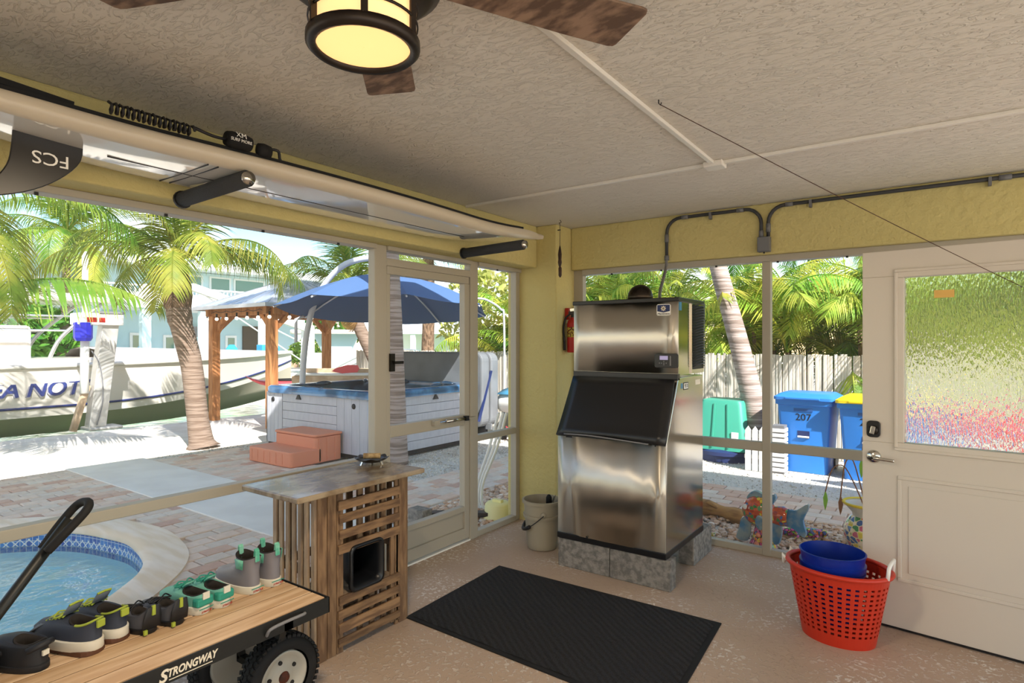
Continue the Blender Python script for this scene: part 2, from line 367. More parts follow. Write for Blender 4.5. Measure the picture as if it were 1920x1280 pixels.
MB().tube(spline([(.055, -.015, lz), (.055, -.048, lz), (.075, -.058, lz), (.115, -.056, lz - .002), (.158, -.05, lz - .006)], 5), [.010] * 8 + [.009] * 13, 10).build('lever', 'chrome', lv, True)
MB().lathe([(0, -.066), (.007, -.066), (.007, -.05)], 12, (.055, 0, lz), axis='y').build('lock_button', 'darkmetal', lv)
box('weather_strip', (0, DW, .005, .04, -.012, .001), 'black', D2)
# ================================================================ ice machine
mx0, mx1 = -2.14, -1.365; myf, myh, myb = 3.566, 3.785, 4.285
IM = thing('ice_machine', 'tall stainless steel ice machine with black sloped bin door', 'ice machine', ((mx0 + mx1) / 2, myf, .195))
ox, oy, oz = IM.location
def L_(x0, x1, y0, y1, z0, z1): return (x0 - ox, x1 - ox, y0 - oy, y1 - oy, z0 - oz, z1 - oz)
# bin body: side profile prism
prof = [(myf, .225), (myb, .225), (myb, 1.315), (myh, 1.315), (myf + .012, .915)]
b = MB().prism(prof, mx0 + .012, mx1, lambda u, v, z: (z - ox, u - oy, v - oz)); b.build('bin_body', 'steel_side', IM, bevel=.006)
# slightly bulging stainless bin front
rings = []
for i in range(17):
    x = mx0 + (mx1 - mx0) * i / 16; bul = .012 * math.sin(PI * i / 16) + .0022 * math.sin(i * 1.9)
    rings.append([(x - ox, myf - .004 - bul - oy, .232 - oz), (x - ox, myf - .006 - bul - oy, .905 - oz)])
b = MB().loft(rings, False, False); b.build('bin_front', 'steel', IM, True, solid=.004)
box('base_strip', L_(mx0 - .004, mx1 + .004, myf - .015, myb, .195, .235), 'blackgloss', IM, .004)
# bin door (black, curved)
sl_n = 8; rings = []
for i in range(sl_n + 1):
    t = i / sl_n; y = myf - .022 + (myh - myf - .01) * t ** .92; z = .905 + (1.30 - .905) * t
    inset = .018 * t
    ring = []
    for j in range(13):
        u = j / 12; x = mx0 - .004 + inset + (mx1 + .004 - mx0 + .004 - 2 * inset) * u
        dish = .012 * math.sin(PI * u) * math.sin(PI * min(1, t * 1.1))
        up = .022 * math.sin(PI * min(1, max(0, (u - .08) / .8))) if i == 0 else 0
        ring.append((x - ox, y - dish - oy, z + up - oz))
    rings.append(ring)
MB().loft(rings, False, False).build('bin_door', 'blackgloss', IM, True, solid=.018)
b = MB(); b.blob((0, 0, 0), 1, 20, 8, (.30, .018, .028)); b.build('door_recess', 'blackgloss', IM, True, loc=((mx0 + mx1) / 2 - ox, myh - .052 - oy, 1.235 - oz), rot=(-.5, 0, 0))
MB().tube(spline([(mx0 + .06 - ox, myf - .028 - oy, .918 - oz), (-1.85 - ox, myf - .05 - oy, .926 - oz), (-1.47 - ox, myf - .028 - oy, .905 - oz)], 6), .005, 6).build('door_grip', 'grey', IM, True)
box('door_pull_gap', L_(mx0 + .05, mx1 - .06, myf - .012, myf + .02, .893, .915), 'black', IM)
box('seam_strip', L_(mx0, mx1, myh - .012, myh + .03, 1.296, 1.338), 'blackgloss', IM, .003)
# head
box('head_body', L_(mx0 + .004, mx1 - .004, myh + .008, myb, 1.33, 1.815), 'steel_side', IM)
rings = []
for i in range(17):
    x = mx0 + (mx1 - mx0) * i / 16; bul = .006 * math.sin(PI * i / 16) + .0012 * math.sin(i * 1.6)
    rings.append([(x - ox, myh - bul - oy, 1.34 - oz), (x - ox, myh - bul - oy, 1.814 - oz)])
MB().loft(rings, False, False).build('head_front', 'steel', IM, True, solid=.005)
box('top_cap', L_(mx0 - .006, mx1 + .01, myh - .014, myb + .01, 1.812, 1.84), 'blackgloss', IM, .004)
box('side_trim', L_(mx1 - .004, mx1 + .006, 4.03, myb + .004, 1.335, 1.815), 'steel_side', IM)
# louvres
for i in range(23):
    z = 1.375 + i * .0188; pts = []
    for k in range(9):
        t = k / 8; pts.append((mx1 + .008 + .035 * math.sin(PI * t) - ox, 4.035 + .245 * t - oy, z + .022 * math.sin(PI * t) - oz))
    r = [[p, (p[0] + .003, p[1], p[2] + .0075)] for p in pts]
    MB().loft(r, False, False).build('louvre', 'blackgloss', IM, True, solid=.003)
box('louvre_back', L_(mx1 - .01, mx1 + .007, 4.04, myb - .005, 1.36, 1.80), 'black', IM)
# control panel
cp = MB().prism(rrect(-1.522, -1.362, 1.378, 1.470, .012), 0, .012, lambda u, v, z: (u - ox, myh - .004 - z - oy, v - oz)).build('control_panel', 'blackgloss', IM, bevel=.002)
mat('lcd', '8E86A8', .3, emis=.25)
box('display', L_(-1.485, -1.43, myh - .0185, myh - .016, 1.43, 1.456), 'lcd', cp)
box('scale_strip', L_(-1.417, -1.408, myh - .0185, myh - .016, 1.392, 1.456), 'grey', cp)
for dx, dz in ((-.0, .012), (-.016, 0), (.016, 0), (0, -.010), (-.03, 0), (.0, .0)):
    MB().lathe([(0, -.002), (.004, -.002), (.004, 0)], 8, (-1.457 + dx - ox, myh - .016 - oy, 1.408 + dz - oz), axis='y').build('button', 'grey', cp)
em = MB().prism(rrect(-1.510, -1.415, 1.722, 1.797, .012), 0, .004, lambda u, v, z: (u - ox, myh - .004 - z - oy, v - oz)).build('emblem', 'white', IM)
MB().prism([(-1.505, 1.75), (-1.4625, 1.742), (-1.42, 1.75), (-1.42, 1.792), (-1.505, 1.792)], 0, .002, lambda u, v, z: (u - ox, myh - .008 - z - oy, v - oz)).build('emblem_field', 'navy', em)
b = MB()
for k in range(4):
    a = k * PI / 4; dx, dz = .017 * math.cos(a), .017 * math.sin(a); b.beam((-1.4625 - dx - ox, myh - .011 - oy, 1.768 - dz - oz), (-1.4625 + dx - ox, myh - .011 - oy, 1.768 + dz - oz), .002, .006)
b.build('snowflake', 'cream', em)
text('emblem_lettering', 'Manitowoc', .019, 'black', em, (-1.4625 - ox, myh - .0085 - oy, 1.733 - oz), (PI / 2, 0, 0), .35)
st = box('side_sticker', L_(mx1, mx1 + .002, 3.885, 3.965, 1.235, 1.272), 'white', IM); box('sticker_border', L_(mx1, mx1 + .0015, 3.878, 3.972, 1.229, 1.278), 'black', st)
text('sticker_lettering', 'YETI', .034, 'black', st, (mx1 + .0025 - ox, 3.925 - oy, 1.2535 - oz), (PI / 2, 0, PI / 2))
mat('sticker_blue', '3F7FA8', .4)
box('energy_sticker', L_(mx1 - .003, mx1 + .0005, 3.80, 3.845, 1.755, 1.81), 'sticker_blue', IM); box('energy_sticker', L_(mx1, mx1 + .001, 3.83, 3.865, 1.24, 1.275), 'sticker_blue', IM)
box('rating_sticker', L_(mx1, mx1 + .001, 4.12, 4.22, 1.25, 1.285), 'cream', IM)
MB().tube([(-1.9 - ox, myf - .02 - oy, .245 - oz), (-1.9 - ox, myf - .035 - oy, .245 - oz)], .008, 8).build('thumb_screw', 'chrome', IM)
# concrete blocks
mat('concrete_block', '8F8B85', .95, col2='6F6C68', ns=30, bump=.8, bs=90, bdist=.006, rnd=.08)
def cblock(x0, x1, y0, y1, label):
    o = MB().box(-(x1 - x0) / 2, (x1 - x0) / 2, -(y1 - y0) / 2, (y1 - y0) / 2, 0, .193).build('concrete_block', 'concrete_block', bevel=.006)
    o.location = ((x0 + x1) / 2, (y0 + y1) / 2, 0); tag(o, label, 'block', 'blocks under the ice machine')
cblock(-2.14, -1.752, 3.56, 3.66, 'grey concrete block under the front left of the ice machine, beside the bucket')
cblock(-1.747, -1.335, 3.56, 3.66, 'grey concrete block under the front right corner of the ice machine')
cblock(-1.47, -1.36, 4.075, 4.475, 'grey concrete block under the rear right of the ice machine, set lengthwise')
# steel ice scoop / bowl on top
mat('agedsteel', '4A423C', .35, .9, col2='2E2823', ns=9)
BW = thing('metal_bowl', 'dark upturned metal bowl lying on top of the ice machine', 'bowl', (-1.70, 3.95, 1.84))
MB().lathe([(.088, 0), (.087, .03), (.078, .062), (.058, .09), (.03, .106), (.001, .111)], 28).build('shell', 'agedsteel', BW, True, solid=.003)
MB().lathe([(.088, -.0), (.094, .002), (.094, .006), (.087, .006)], 28).build('rim', 'agedsteel', BW, True)
# ---------------- conduit on the back beam
mat('pvc', '6F7073', .5); mat('pvcdark', '3A3B3D', .5)
CY = 4.512
def conduit(name, label, pts, couplings, straps):
    T = thing(name, label, 'conduit', pts[0]); P0 = Vector(pts[0])
    MB().tube([Vector(p) - P0 for p in pts], .0125, 10).build('pipe', 'pvcdark', T, True)
    for a, bb, r in couplings: MB().tube([Vector(a) - P0, Vector(bb) - P0], r, 10).build('coupling', 'pvc', T, True)
    for x, z in straps: MB().box(x - .008 - P0.x, x + .008 - P0.x, -.02 + CY - P0.y, .02 + CY - P0.y, z - .035 - P0.z, z + .016 - P0.z).build('strap', 'pvc', T)
arc1 = [(-1.721, CY, 2.19), (-1.721, CY, 2.40)] + [(-1.721 + .11 * (1 - math.cos(a)), CY, 2.40 + .11 * math.sin(a)) for a in [k * PI / 12 for k in range(1, 7)]] + [(-1.13, CY, 2.51)] + \
       [(-1.13 + .11 * math.sin(a), CY, 2.40 + .11 * math.cos(a)) for a in [k * PI / 12 for k in range(1, 7)]] + [(-1.02, CY, 2.30)]
conduit('wall_conduit', 'grey pipe arching from the ice machine up to the square box on the yellow beam', arc1,
        [((-1.721, CY, 2.33), (-1.721, CY, 2.39), .016), ((-1.60, CY, 2.51), (-1.55, CY, 2.51), .016), ((-1.19, CY, 2.51), (-1.14, CY, 2.51), .016), ((-1.02, CY, 2.30), (-1.02, CY, 2.345), .016), ((-1.721, CY, 2.19), (-1.721, CY, 2.225), .018)], [(-1.38, 2.505)])
arc2 = [(-.972, CY, 2.30), (-.972, CY, 2.40)] + [(-.972 + .11 * (1 - math.cos(a)), CY, 2.40 + .11 * math.sin(a)) for a in [k * PI / 12 for k in range(1, 7)]] + [(3.4, CY, 2.51)]
conduit('wall_conduit', 'grey pipe running right along the yellow beam above the white door', arc2,
        [((-.972, CY, 2.33), (-.972, CY, 2.39), .016), ((-.86, CY, 2.51), (-.81, CY, 2.51), .016), ((.30, CY, 2.51), (.36, CY, 2.51), .017)], [(-.70, 2.505), (.26, 2.505)])
JB = thing('outlet_box', 'square grey electrical box on the yellow beam', 'electrical box', (-.998, 4.53, 2.19))
box('body', (-.042, .042, -.055, 0, 0, .105), 'pvc', JB, .004); box('cover', (-.038, .038, -.062, -.055, .004, .101), 'pvc', JB, .002)
MB().tube([(.0, -.03, 0), (.0, -.03, -.012)], .006, 8).build('knockout_plug', 'black', JB)
o = MB().tube(spline([(0, 0, 0), (.005, -.03, -.08), (.06, -.28, -.26), (.13, -.47, -.345)], 8), .012, 8).build('flexible_conduit', 'pvc', smooth=True); o.location = (-1.721, 4.505, 2.19)
tag(o, 'grey flexible pipe dropping from the beam to the top of the ice machine', 'conduit')
# ---------------- fire extinguisher on the column
FE = thing('fire_extinguisher', 'red fire extinguisher hung on the corner column behind the ice machine', 'extinguisher', (-2.53, 4.45, 1.46))
MB().lathe([(0, 0), (.045, 0), (.048, .01), (.048, .24), (.042, .27), (.02, .29), (.015, .30), (.0, .30)], 20).build('cylinder', 'red', FE, True)
mat('fe_label', 'B8A23A', .6, col2='5E1A14', ns=60, detail=1, ramp=(.55, .57))
MB().lathe([(.0485, .13), (.0485, .215)], 20).build('label', 'fe_label', FE, True)
b = MB(); b.tube([(0, 0, .30), (0, 0, .33)], .016, 10); b.beam((-.03, -.02, .335), (.05, .02, .335), .012, .03); b.build('valve', 'darkmetal', FE)
MB().beam((-.01, -.03, .36), (.06, .02, .372), .008, .022).build('handle', 'chrome', FE)
MB().tube(spline([(-.01, -.02, .33), (-.045, -.045, .29), (-.055, -.06, .2), (-.05, -.055, .1), (-.048, -.055, .02)], 5), [.008] * 14 + [.011] * 7, 8).build('hose', 'black', FE, True)
box('bracket', (-.065, -.03, -.02, .02, .28, .38), 'red', FE)
# ---------------- hanging lure
HL = thing('hanging_lure', 'dark wooden lure hanging on a wire from the ceiling near the column', 'ornament', (-2.49, 4.17, 2.54))
b = MB(); b.tube(spline([(0, 0, 0), (.012, 0, -.02), (-.01, 0, -.025), (0, 0, -.04), (0, 0, -.20), (.0, 0, -.205)], 4), .0022, 6); b.build('wire', 'black', HL)
mat('darkwood', '3A2418', .5, col2='1F130D', ns=14)
MB().lathe([(0, 0), (.004, -.005), (.012, -.04), (.017, -.075), (.014, -.115), (.018, -.14), (.012, -.165), (.008, -.175)], 12, (0, 0, -.205), sx=1, sy=.6).build('float', 'darkwood', HL, True)
MB().lathe([(.008, 0), (.013, -.01), (.013, -.07), (.006, -.085), (0, -.087)], 10, (.002, 0, -.38)).build('tail_plug', 'darkwood', HL, True)
box('wire_knot', (-.02, .005, -.005, .005, -.085, -.078), 'black', HL)
# ---------------- ring toss line
RT = thing('hook_line', 'thin cord strung from a ceiling hook toward the white door', 'cord', (-.929, 2.345, 2.54))
MB().tube([(0, 0, 0), (0, 0, -.014), (.006, .003, -.022), (.012, .0, -.014)], .0025, 6).build('ceiling_hook', 'black', RT)
a = Vector((.005, .003, -.02)); e = Vector((.349 + .929, 3.80 - 2.345, 1.825 - 2.54)); pts = []
d_ = e - a
for k in range(25):
    t = k / 17; p = a + d_ * t; pts.append((p.x, p.y, p.z - .02 * math.sin(PI * min(1, t * .7))))
mat('cordmat', '4A2F1E', .7)
MB().tube(pts[:19], .0017, 6).build('cord', 'cordmat', RT)
# ---------------- ceiling fan
FX, FY = -1.137, .974
CF = thing('ceiling_fan', 'wood-bladed ceiling fan with caged drum light switched on', 'ceiling fan', (FX, FY, 2.54))
mat('bronze', '3A332E', .4, .7); mat('fanwood', '9A7E68', .6, col2='614C3E', ns=4, stretch=(3, 6, 2), bump=.1, bs=8)
MB().lathe([(.001, 0), (.09, 0), (.12, -.02), (.13, -.07), (.11, -.09), (.05, -.095), (.001, -.095)], 32).build('motor_housing', 'bronze', CF, True)
MB().lathe([(.05, -.115), (.14, -.118), (.185, -.125), (.188, -.13), (.16, -.15), (.13, -.155), (.05, -.155)], 40).build('motor_flange', 'bronze', CF, True)
for k in range(5):
    a = math.radians(60 + 72 * k)
    M = Matrix.Rotation(a, 4, 'Z') @ Matrix.Translation((0, 0, -.062)) @ Matrix.Rotation(math.radians(-9), 4, 'X')
    outl = [(.17, -.062), (.60, -.084), (.765, -.090), (.784, -.086), (.79, -.072), (.784, .072), (.778, .084), (.76, .088), (.60, .084), (.17, .062)]
    bl = MB().prism(outl, -.004, .004, lambda u, v, z: M @ Vector((u, v, z))).build('blade', 'fanwood', CF, bevel=.002)
    MB().add([M @ Vector(q) for q in [(.1, -.025, .0), (.24, -.03, .0), (.24, .03, .0), (.1, .025, .0), (.1, -.025, .012), (.24, -.03, .012), (.24, .03, .012), (.1, .025, .012)]],
             [(0, 1, 2, 3), (4, 5, 6, 7), (0, 1, 5, 4), (2, 3, 7, 6), (0, 3, 7, 4), (1, 2, 6, 5)]).build('blade_iron', 'bronze', bl)
mat('lampglass', 'FFC888', .5, emis=.42); mat('lensglass', 'FFC480', .5, emis=.46)
lt = MB().lathe([(.118, -.155), (.121, -.262), (.10, -.270)], 32).build('drum_shade', 'lampglass', CF, True)
MB().lathe([(.001, -.279), (.112, -.277)], 32).build('lens', 'lensglass', lt, True)
cg = MB().lathe([(.112, -.275), (.112, -.285), (.126, -.29), (.136, -.28), (.136, -.262), (.125, -.258)], 40).build('bottom_ring', 'bronze', CF, True)
for k in range(6):
    a = math.radians(20 + 60 * k); c_, s_ = math.cos(a) * .13, math.sin(a) * .13
    MB().beam((c_, s_, -.155), (c_, s_, -.265), .016, .006).build('cage_bar', 'bronze', CF)
for z in (-.185, -.225): MB().lathe([(.128, z), (.132, z), (.132, z + .006), (.128, z + .006), (.128, z)], 40).build('cage_ring', 'bronze', CF, True)
fl = bpy.data.lights.new('fan_lamp', 'AREA'); fl.shape = 'DISK'; fl.size = .22; fl.energy = 11; fl.color = (1, .80, .56)   # the fan's own lamp, shining down through the lens
flo = bpy.data.objects.new('fan_lamp', fl); COL.objects.link(flo); flo.location = (FX, FY, 2.54 - .292)
# ---------------- surfboard rack + board
mat('foam', '37393B', .95, bump=.7, bs=160, bdist=.004); mat('boardwhite', 'E9E6DA', .06, coat=1); mat('boardrail', 'CDC2AC', .35, coat=.3)
for i, (y, lb) in enumerate(((1.335, 'dark foam-padded rack arm under the tail half of the white surfboard'), (3.31, 'dark foam-padded rack arm under the nose half of the white surfboard'))):
    A = thing('rack_arm', lb, 'rack arm', (-2.79, y, 2.19), 0, 'padded arms of the board rack')
    MB().tube([(0, 0, 0), (.53, .0, .012)], .034, 14).build('foam_sleeve', 'foam', A, True)
    MB().tube([(.50, 0, .0115), (.55, 0, .0125)], .026, 14).build('end_tube', 'chrome', A, True)
    MB().lathe([(.0, 0), (.04, 0), (.04, .012), (0, .012)], 16, axis='x').build('wall_flange', 'black', A)
SB = thing('surfboard', 'long white glossy surfboard lying on padded rack arms under the ceiling', 'surfboard', (-2.505, .18, 2.232))
def sb_dim(t):     # t 0 tail - 1 nose
    hw = .272 * (math.sin(PI * min(1, max(0, (t + .07) / 1.09))) ** .62) if t < 1 else .02
    if t > .9: hw *= max(.12, math.sqrt(max(0, 1 - ((t - .9) / .1) ** 2)))
    rk = .07 * max(0, (.25 - t) / .25) ** 2 + .11 * max(0, (t - .7) / .3) ** 2
    th = .085 * (1 - .5 * max(0, (t - .85) / .15) ** 2 - .45 * max(0, (.15 - t) / .15) ** 2)
    return max(hw, .03), rk, th
SL = 3.72; ns_ = 44
top, bot, railr, raill = [], [], [], []
for i in range(ns_ + 1):
    t = i / ns_; hw, rk, th = sb_dim(t); y = SL * t
    bot.append([(hw * .80 * u, y, rk + .004 * abs(u) ** 2) for u in (-1, -.6, 0, .6, 1)])
    top.append([(hw * .9 * u, y, rk + th - .012 * u * u) for u in (-1, -.5, 0, .5, 1)])
    R = [(hw * .80, rk + .004), (hw * .92, rk + .008), (hw, rk + th * .4), (hw * .985, rk + th * .7), (hw * .9, rk + th - .012)]
    railr.append([(x, y, z) for x, z in R]); raill.append([(-x, y, z) for x, z in R])
MB().loft(bot, False, False).build('hull', 'boardwhite', SB, True)
mat('deckpad', '18191A', .9)
MB().loft(top, False, False).build('deck', 'boardrail', SB, True)
b = MB(); b.loft(railr, False, False); b.loft(raill, False, False); b.build('rails', 'boardrail', SB, True)
b = MB(); b.loft([top[-1], bot[-1]], False, False); b.loft([top[0], bot[0]], False, False); b.build('end_caps', 'boardrail', SB)
b = MB()
for x in (-.004,): b.box(-.0015, .0015, .75, 2.8, -.002, .003)
b.box(-.2, .2, 1.02, 1.024, -.001, .006); b.box(-.2, .2, 1.06, 1.064, -.001, .006); b.build('pinlines', 'black', SB)
pad = []
for i in range(2, 40):
    t = i / ns_; hw, rk, th = sb_dim(t); pad.append([(hw * .88 * u, SL * t, rk + th + .006 - .010 * u * u) for u in (-1, 0, 1)])
MB().loft(pad, False, False).build('deck_pad', 'deckpad', SB, solid=.014)
hw, rk, th = sb_dim(.1)
b = MB(); b.loft([[(-hw * .7, SL * .02, rk + th + .03), (hw * .85, SL * .02, rk + th + .03)], [(-hw * .7, SL * .06, rk + th + .035), (hw * .85, SL * .06, rk + th + .03)], [(-hw * .7, SL * .16, rk + th + .005), (hw * .9, SL * .16, rk + th)]], False, False); b.build('tail_pad', 'deckpad', SB, solid=.02)
fin = spline([(.67, .025), (.665, -.06), (.60, -.14), (.50, -.205), (.36, -.25), (.30, -.262), (.34, -.225), (.415, -.18), (.455, -.12), (.468, -.05), (.472, .03)], 4)
fn = MB().prism([(p.x, p.y) for p in [Vector((a, b_, 0)) for a, b_, *_ in [(q[0], q[1]) for q in fin]]], -.006, .006, lambda u, v, z: (z, u, v + .02)).build('fin', 'blackgloss', SB, bevel=.003)
text('fin_lettering', 'FCS', .062, 'white', fn, (.0075, .575, -.055), (-PI / 2, 0, -PI / 2), 0, scx=1.1)
LSH = thing('surf_leash', 'black coiled surf leash with lettered cuff lying on the surfboard', 'leash', (-2.28, 1.1, 2.318))
b = MB(); pts = []
for k in range(90):
    t = k / 89; pts.append((.0 + .018 * math.sin(k * 1.15), -.25 + .28 * t, .02 + .018 * math.cos(k * 1.15)))
b.tube(pts, .005, 6); b.tube(spline([(0, .03, .035), (.01, .1, .02), (.0, .16, .025)], 5), .006, 6); b.build('coil', 'black', LSH, True)
cf = MB().lathe([(.0, -.05), (.028, -.05), (.033, -.03), (.033, .03), (.028, .05), (0, .05)], 14, (0, .21, .03), axis='y').build('cuff', 'rubber', LSH, True)
text('cuff_lettering', 'XM', .03, 'white', cf, (.033, .205, .045), (math.radians(70), 0, PI / 2)); text('cuff_lettering', 'SURF MORE', .017, 'white', cf, (.0345, .205, .024), (PI / 2, 0, PI / 2))
MB().lathe([(0, -.03), (.025, -.025), (.03, 0), (.025, .03), (0, .03)], 12, (0, .32, .022), axis='y', sx=.8).build('swivel_pouch', 'rubber', LSH, True)
MB().tube(spline([(0, .33, .03), (.01, .38, .035), (0, .40, .0), (.0, .45, -.01), (0, .8, -.012), (0, 1.1, -.02)], 6), .006, 6).build('cord', 'black', LSH, True)
# ================================================================ things on the floor
# doormat
def mat_mat():
    m = mat('doormat', '161617', .95, col2='26262A', ns=120); t = m.node_tree; p = t.nodes['Principled BSDF']; N = t.nodes.new; L = t.links.new
    tc = N('ShaderNodeTexCoord'); mp = N('ShaderNodeMapping'); mp.inputs['Rotation'].default_value = (0, 0, .65); L(tc.outputs['Object'], mp.inputs[0])
    wv = N('ShaderNodeTexWave'); wv.inputs['Scale'].default_value = 9; wv.inputs['Distortion'].default_value = 2.5; wv.inputs['Detail'].default_value = 2; wv.bands_direction = 'Y'; L(mp.outputs[0], wv.inputs[0])
    b = N('ShaderNodeBump'); b.inputs['Strength'].default_value = .9; b.inputs['Distance'].default_value = .01; L(wv.outputs[0], b.inputs['Height']); L(b.outputs[0], p.inputs['Normal'])
mat_mat()
mc = [Vector(q) for q in ((-2.457, 3.300), (-2.423, 2.373), (-.916 + .02, 2.34), (-.957, 3.328))]
DM = thing('doormat', 'black rubber-edged doormat on the beige floor', 'doormat', (-1.69, 2.84, 0))
def mquad(u, v):
    p = mc[1].lerp(mc[2], u).lerp(mc[0].lerp(mc[3], u), v); return (p.x + 1.69, p.y - 2.84)
rings = []
for i in range(25):
    rings.append([(*mquad(.02 + .96 * i / 24, .03 + .94 * j / 14), .009 + .0015 * math.sin(i * 1.7 + j)) for j in range(15)])
b = MB().loft(rings, False, False); b.build('pile', 'doormat', DM, True)
brd = [mquad(u, v) for u, v in ((0, 0), (1, 0), (1, 1), (0, 1))]
b = MB().prism(brd, 0.0, .007); b.build('border', 'rubber', DM, bevel=.003)
# beige bucket
def bucket(name, label, loc, r0, r1, h, m, bands, rz=0, hc='black', inner=None):
    B = thing(name, label, 'bucket', loc, rz)
    prof = [(.001, .004), (r0 - .004, .004), (r0, .01)]
    for t in [k / 10 for k in range(1, 11)]:
        prof.append((r0 + (r1 - r0) * t, h * t))
    prof += [(r1 - .003, h), (r1 - .004, h * .97)] + [(r0 + (r1 - r0) * t - .004, h * t) for t in (.9, .6, .3, .05)] + [(.001, .012)]
    MB().lathe(prof, 36).build('body', m, B, auto=40)
    for z0, z1, dr in bands:
        ra = r0 + (r1 - r0) * z0 / h; rb = r0 + (r1 - r0) * z1 / h
        MB().lathe([(ra - .001, z0), (ra + dr, z0 + .002), (rb + dr, z1 - .002), (rb - .001, z1)], 36).build('band', m, B, auto=40)
    return B
mat('bucketbeige', '9C9482', .5); mat('bucketblue', '0B2A8C', .3)
BK = bucket('bucket', 'beige plastic bucket with black grip handle beside the ice machine', (-2.425, 3.80, 0), .112, .140, .365, 'bucketbeige', [(.34, .365, .012), (.235, .262, .012)])
for s in (-1, 1): MB().lathe([(0, 0), (.022, 0), (.022, .012), (0, .014)], 14, (0, 0, 0), axis='x').build('handle_boss', 'bucketbeige', BK, True, loc=(s * .135 * .6, -s * .135 * .8, .275), rot=(0, 0, math.atan2(-.8, .6) if s > 0 else math.atan2(.8, -.6)))
hp = []
for k in range(17):
    a = PI * k / 16; u = math.cos(a) * .15; hgt = math.sin(a) * .17
    hp.append((u * .6 - hgt * .66, -u * .8 - hgt * .52, .275 - hgt * .75))
MB().tube(hp, .0035, 6).build('handle_wire', 'black', BK); MB().tube(hp[4:12], .014, 8).build('handle_grip', 'black', BK, True)
o = MB().lathe([(0, 0), (.02, 0), (.024, .03), (.022, .08), (.012, .10), (0, .102)], 12).build('dive_weight', 'rubber', smooth=True, loc=(-2.40, 3.86, .30), rot=(.35, .2, 0)); tag(o, 'dark rounded tool sticking out of the beige bucket', 'tool')
o = MB().tube([(0, 0, 0), (.03, .01, .11)], .007, 6).build('steel_rod', 'chrome'); o.location = (-2.36, 3.82, .29); tag(o, 'small metal rod leaning inside the beige bucket', 'tool')
# red basket + blue bucket
BA = thing('laundry_basket', 'red oval plastic basket with perforated sides and white handles', 'basket', (-.42, 3.545, 0), math.radians(-6))
mat('basketred', 'C2311A', .4)
N_ = 72; hB = .375
def bring(t, off=0):
    ax = .17 + .067 * t + off; ay = .135 + .062 * t + off
    return [(ax * math.cos(2 * PI * k / N_) * (1), ay * math.sin(2 * PI * k / N_), hB * t) for k in range(N_)]
bm_ = MB(); nz = 30; grid = [bring(k / nz) for k in range(nz + 1)]
vs = [q for r in grid for q in r]; fs = []
for i in range(nz):
    for j in range(N_):
        hole = 5 <= i <= 25 and i % 2 == 1 and j % 2 == 0
        if not hole: k = (j + 1) % N_; fs.append((i * N_ + j, i * N_ + k, (i + 1) * N_ + k, (i + 1) * N_ + j))
fs.append(tuple(range(N_)))
bm_.add(vs, fs); bm_.build('body', 'basketred', BA, solid=.005)
rr = []
for k in range(N_):
    a = 2 * PI * k / N_; c, s = math.cos(a), math.sin(a); ring = []
    for j in range(8):
        q = 2 * PI * j / 8; d = .014 * math.cos(q) + .006; ring.append(((.237 + d) * c, (.197 + d) * s, hB + .012 * math.sin(q)))
    rr.append(ring)
MB().loft(rr + [rr[0]], False).build('rim', 'basketred', BA, True)
for s, nm in ((1, 'handle'), (-1, 'handle')):
    p = [(s * .235, -.07, hB), (s * .24, -.065, hB + .055), (s * .243, -.05, hB + .07), (s * .243, .05, hB + .07), (s * .24, .065, hB + .055), (s * .235, .07, hB)]
    if s < 0: p = [(s * .235, -.07, hB - .01), (s * .252, -.068, hB + .018), (s * .255, -.05, hB - .03), (s * .262, .05, hB - .03), (s * .252, .068, hB + .018), (s * .235, .07, hB - .01)]
    MB().tube(p, .009, 8).build(nm, 'white_plastic', BA, True)
BB = bucket('bucket', 'dark blue plastic bucket standing inside the red basket', (-.445, 3.535, .085), .108, .155, .365, 'bucketblue', [(.355, .365, .004), (.275, .31, .010), (.26, .275, .012)])
# ================================================================ lobster trap bar
tw, td, tz = .585, .35, .82
TX, TY = -2.41, 1.785
TR = thing('lobster_trap_bar', 'weathered wooden slatted trap standing on end as a bar table', 'table', (TX - td / 2, TY + tw / 2, 0))
mat('slat', '84684C', .85, col2='624A36', ns=6, stretch=(6, 6, 1), bump=.4, bs=22, bdist=.004, rnd=.22)
mat('slat_h', '8A6C4E', .85, col2='644C38', ns=6, stretch=(6, 1, 6), bump=.4, bs=22, bdist=.004, rnd=.22)
mat('slatgrey', 'B39C80', .85, col2='97806A', ns=6, stretch=(6, 6, 1), bump=.4, bs=22, bdist=.004, rnd=.18)
def part(nm, m, p, bx, bevel=.003): return box(nm, bx, m, p, bevel)
hx, hy = td / 2, tw / 2; th = .016
def jit(s=.004): return random.uniform(-s, s)
# corner posts / front (+x) face
for y0, y1 in ((-hy, -hy + .052), (-hy + .056, -hy + .108), (-hy + .112, -hy + .15), (hy - .085, hy - .062), (hy - .056, hy)):
    part('board', 'slat', TR, (hx - th, hx, y0, y1, .0, tz))
for z in (.735, .665, .592, .515, .26, .19, .125, .055):
    part('slat', 'slat_h', TR, (hx, hx + .014, -hy + .115 + jit(), hy - .062 + jit(), z - .022 + jit(), z + .022 + jit()))
for y in (-.02, .06, .14):
    for z0_, z1_ in ((.02, .26), (.53, tz)): part('batten', 'slat', TR, (hx - .03, hx - th, y - .016, y + .016, z0_, z1_))
for y in (.19, .225): part('batten', 'slat', TR, (hx - th, hx, y - .013, y + .013, .02, .53))
# -y face slats (left)
for i in range(7):
    x0 = -hx + i * .052
    part('slat', 'slatgrey', TR, (x0 + jit(.003), x0 + .029, -hy - .014, -hy, .0 + abs(jit()), tz + jit()))
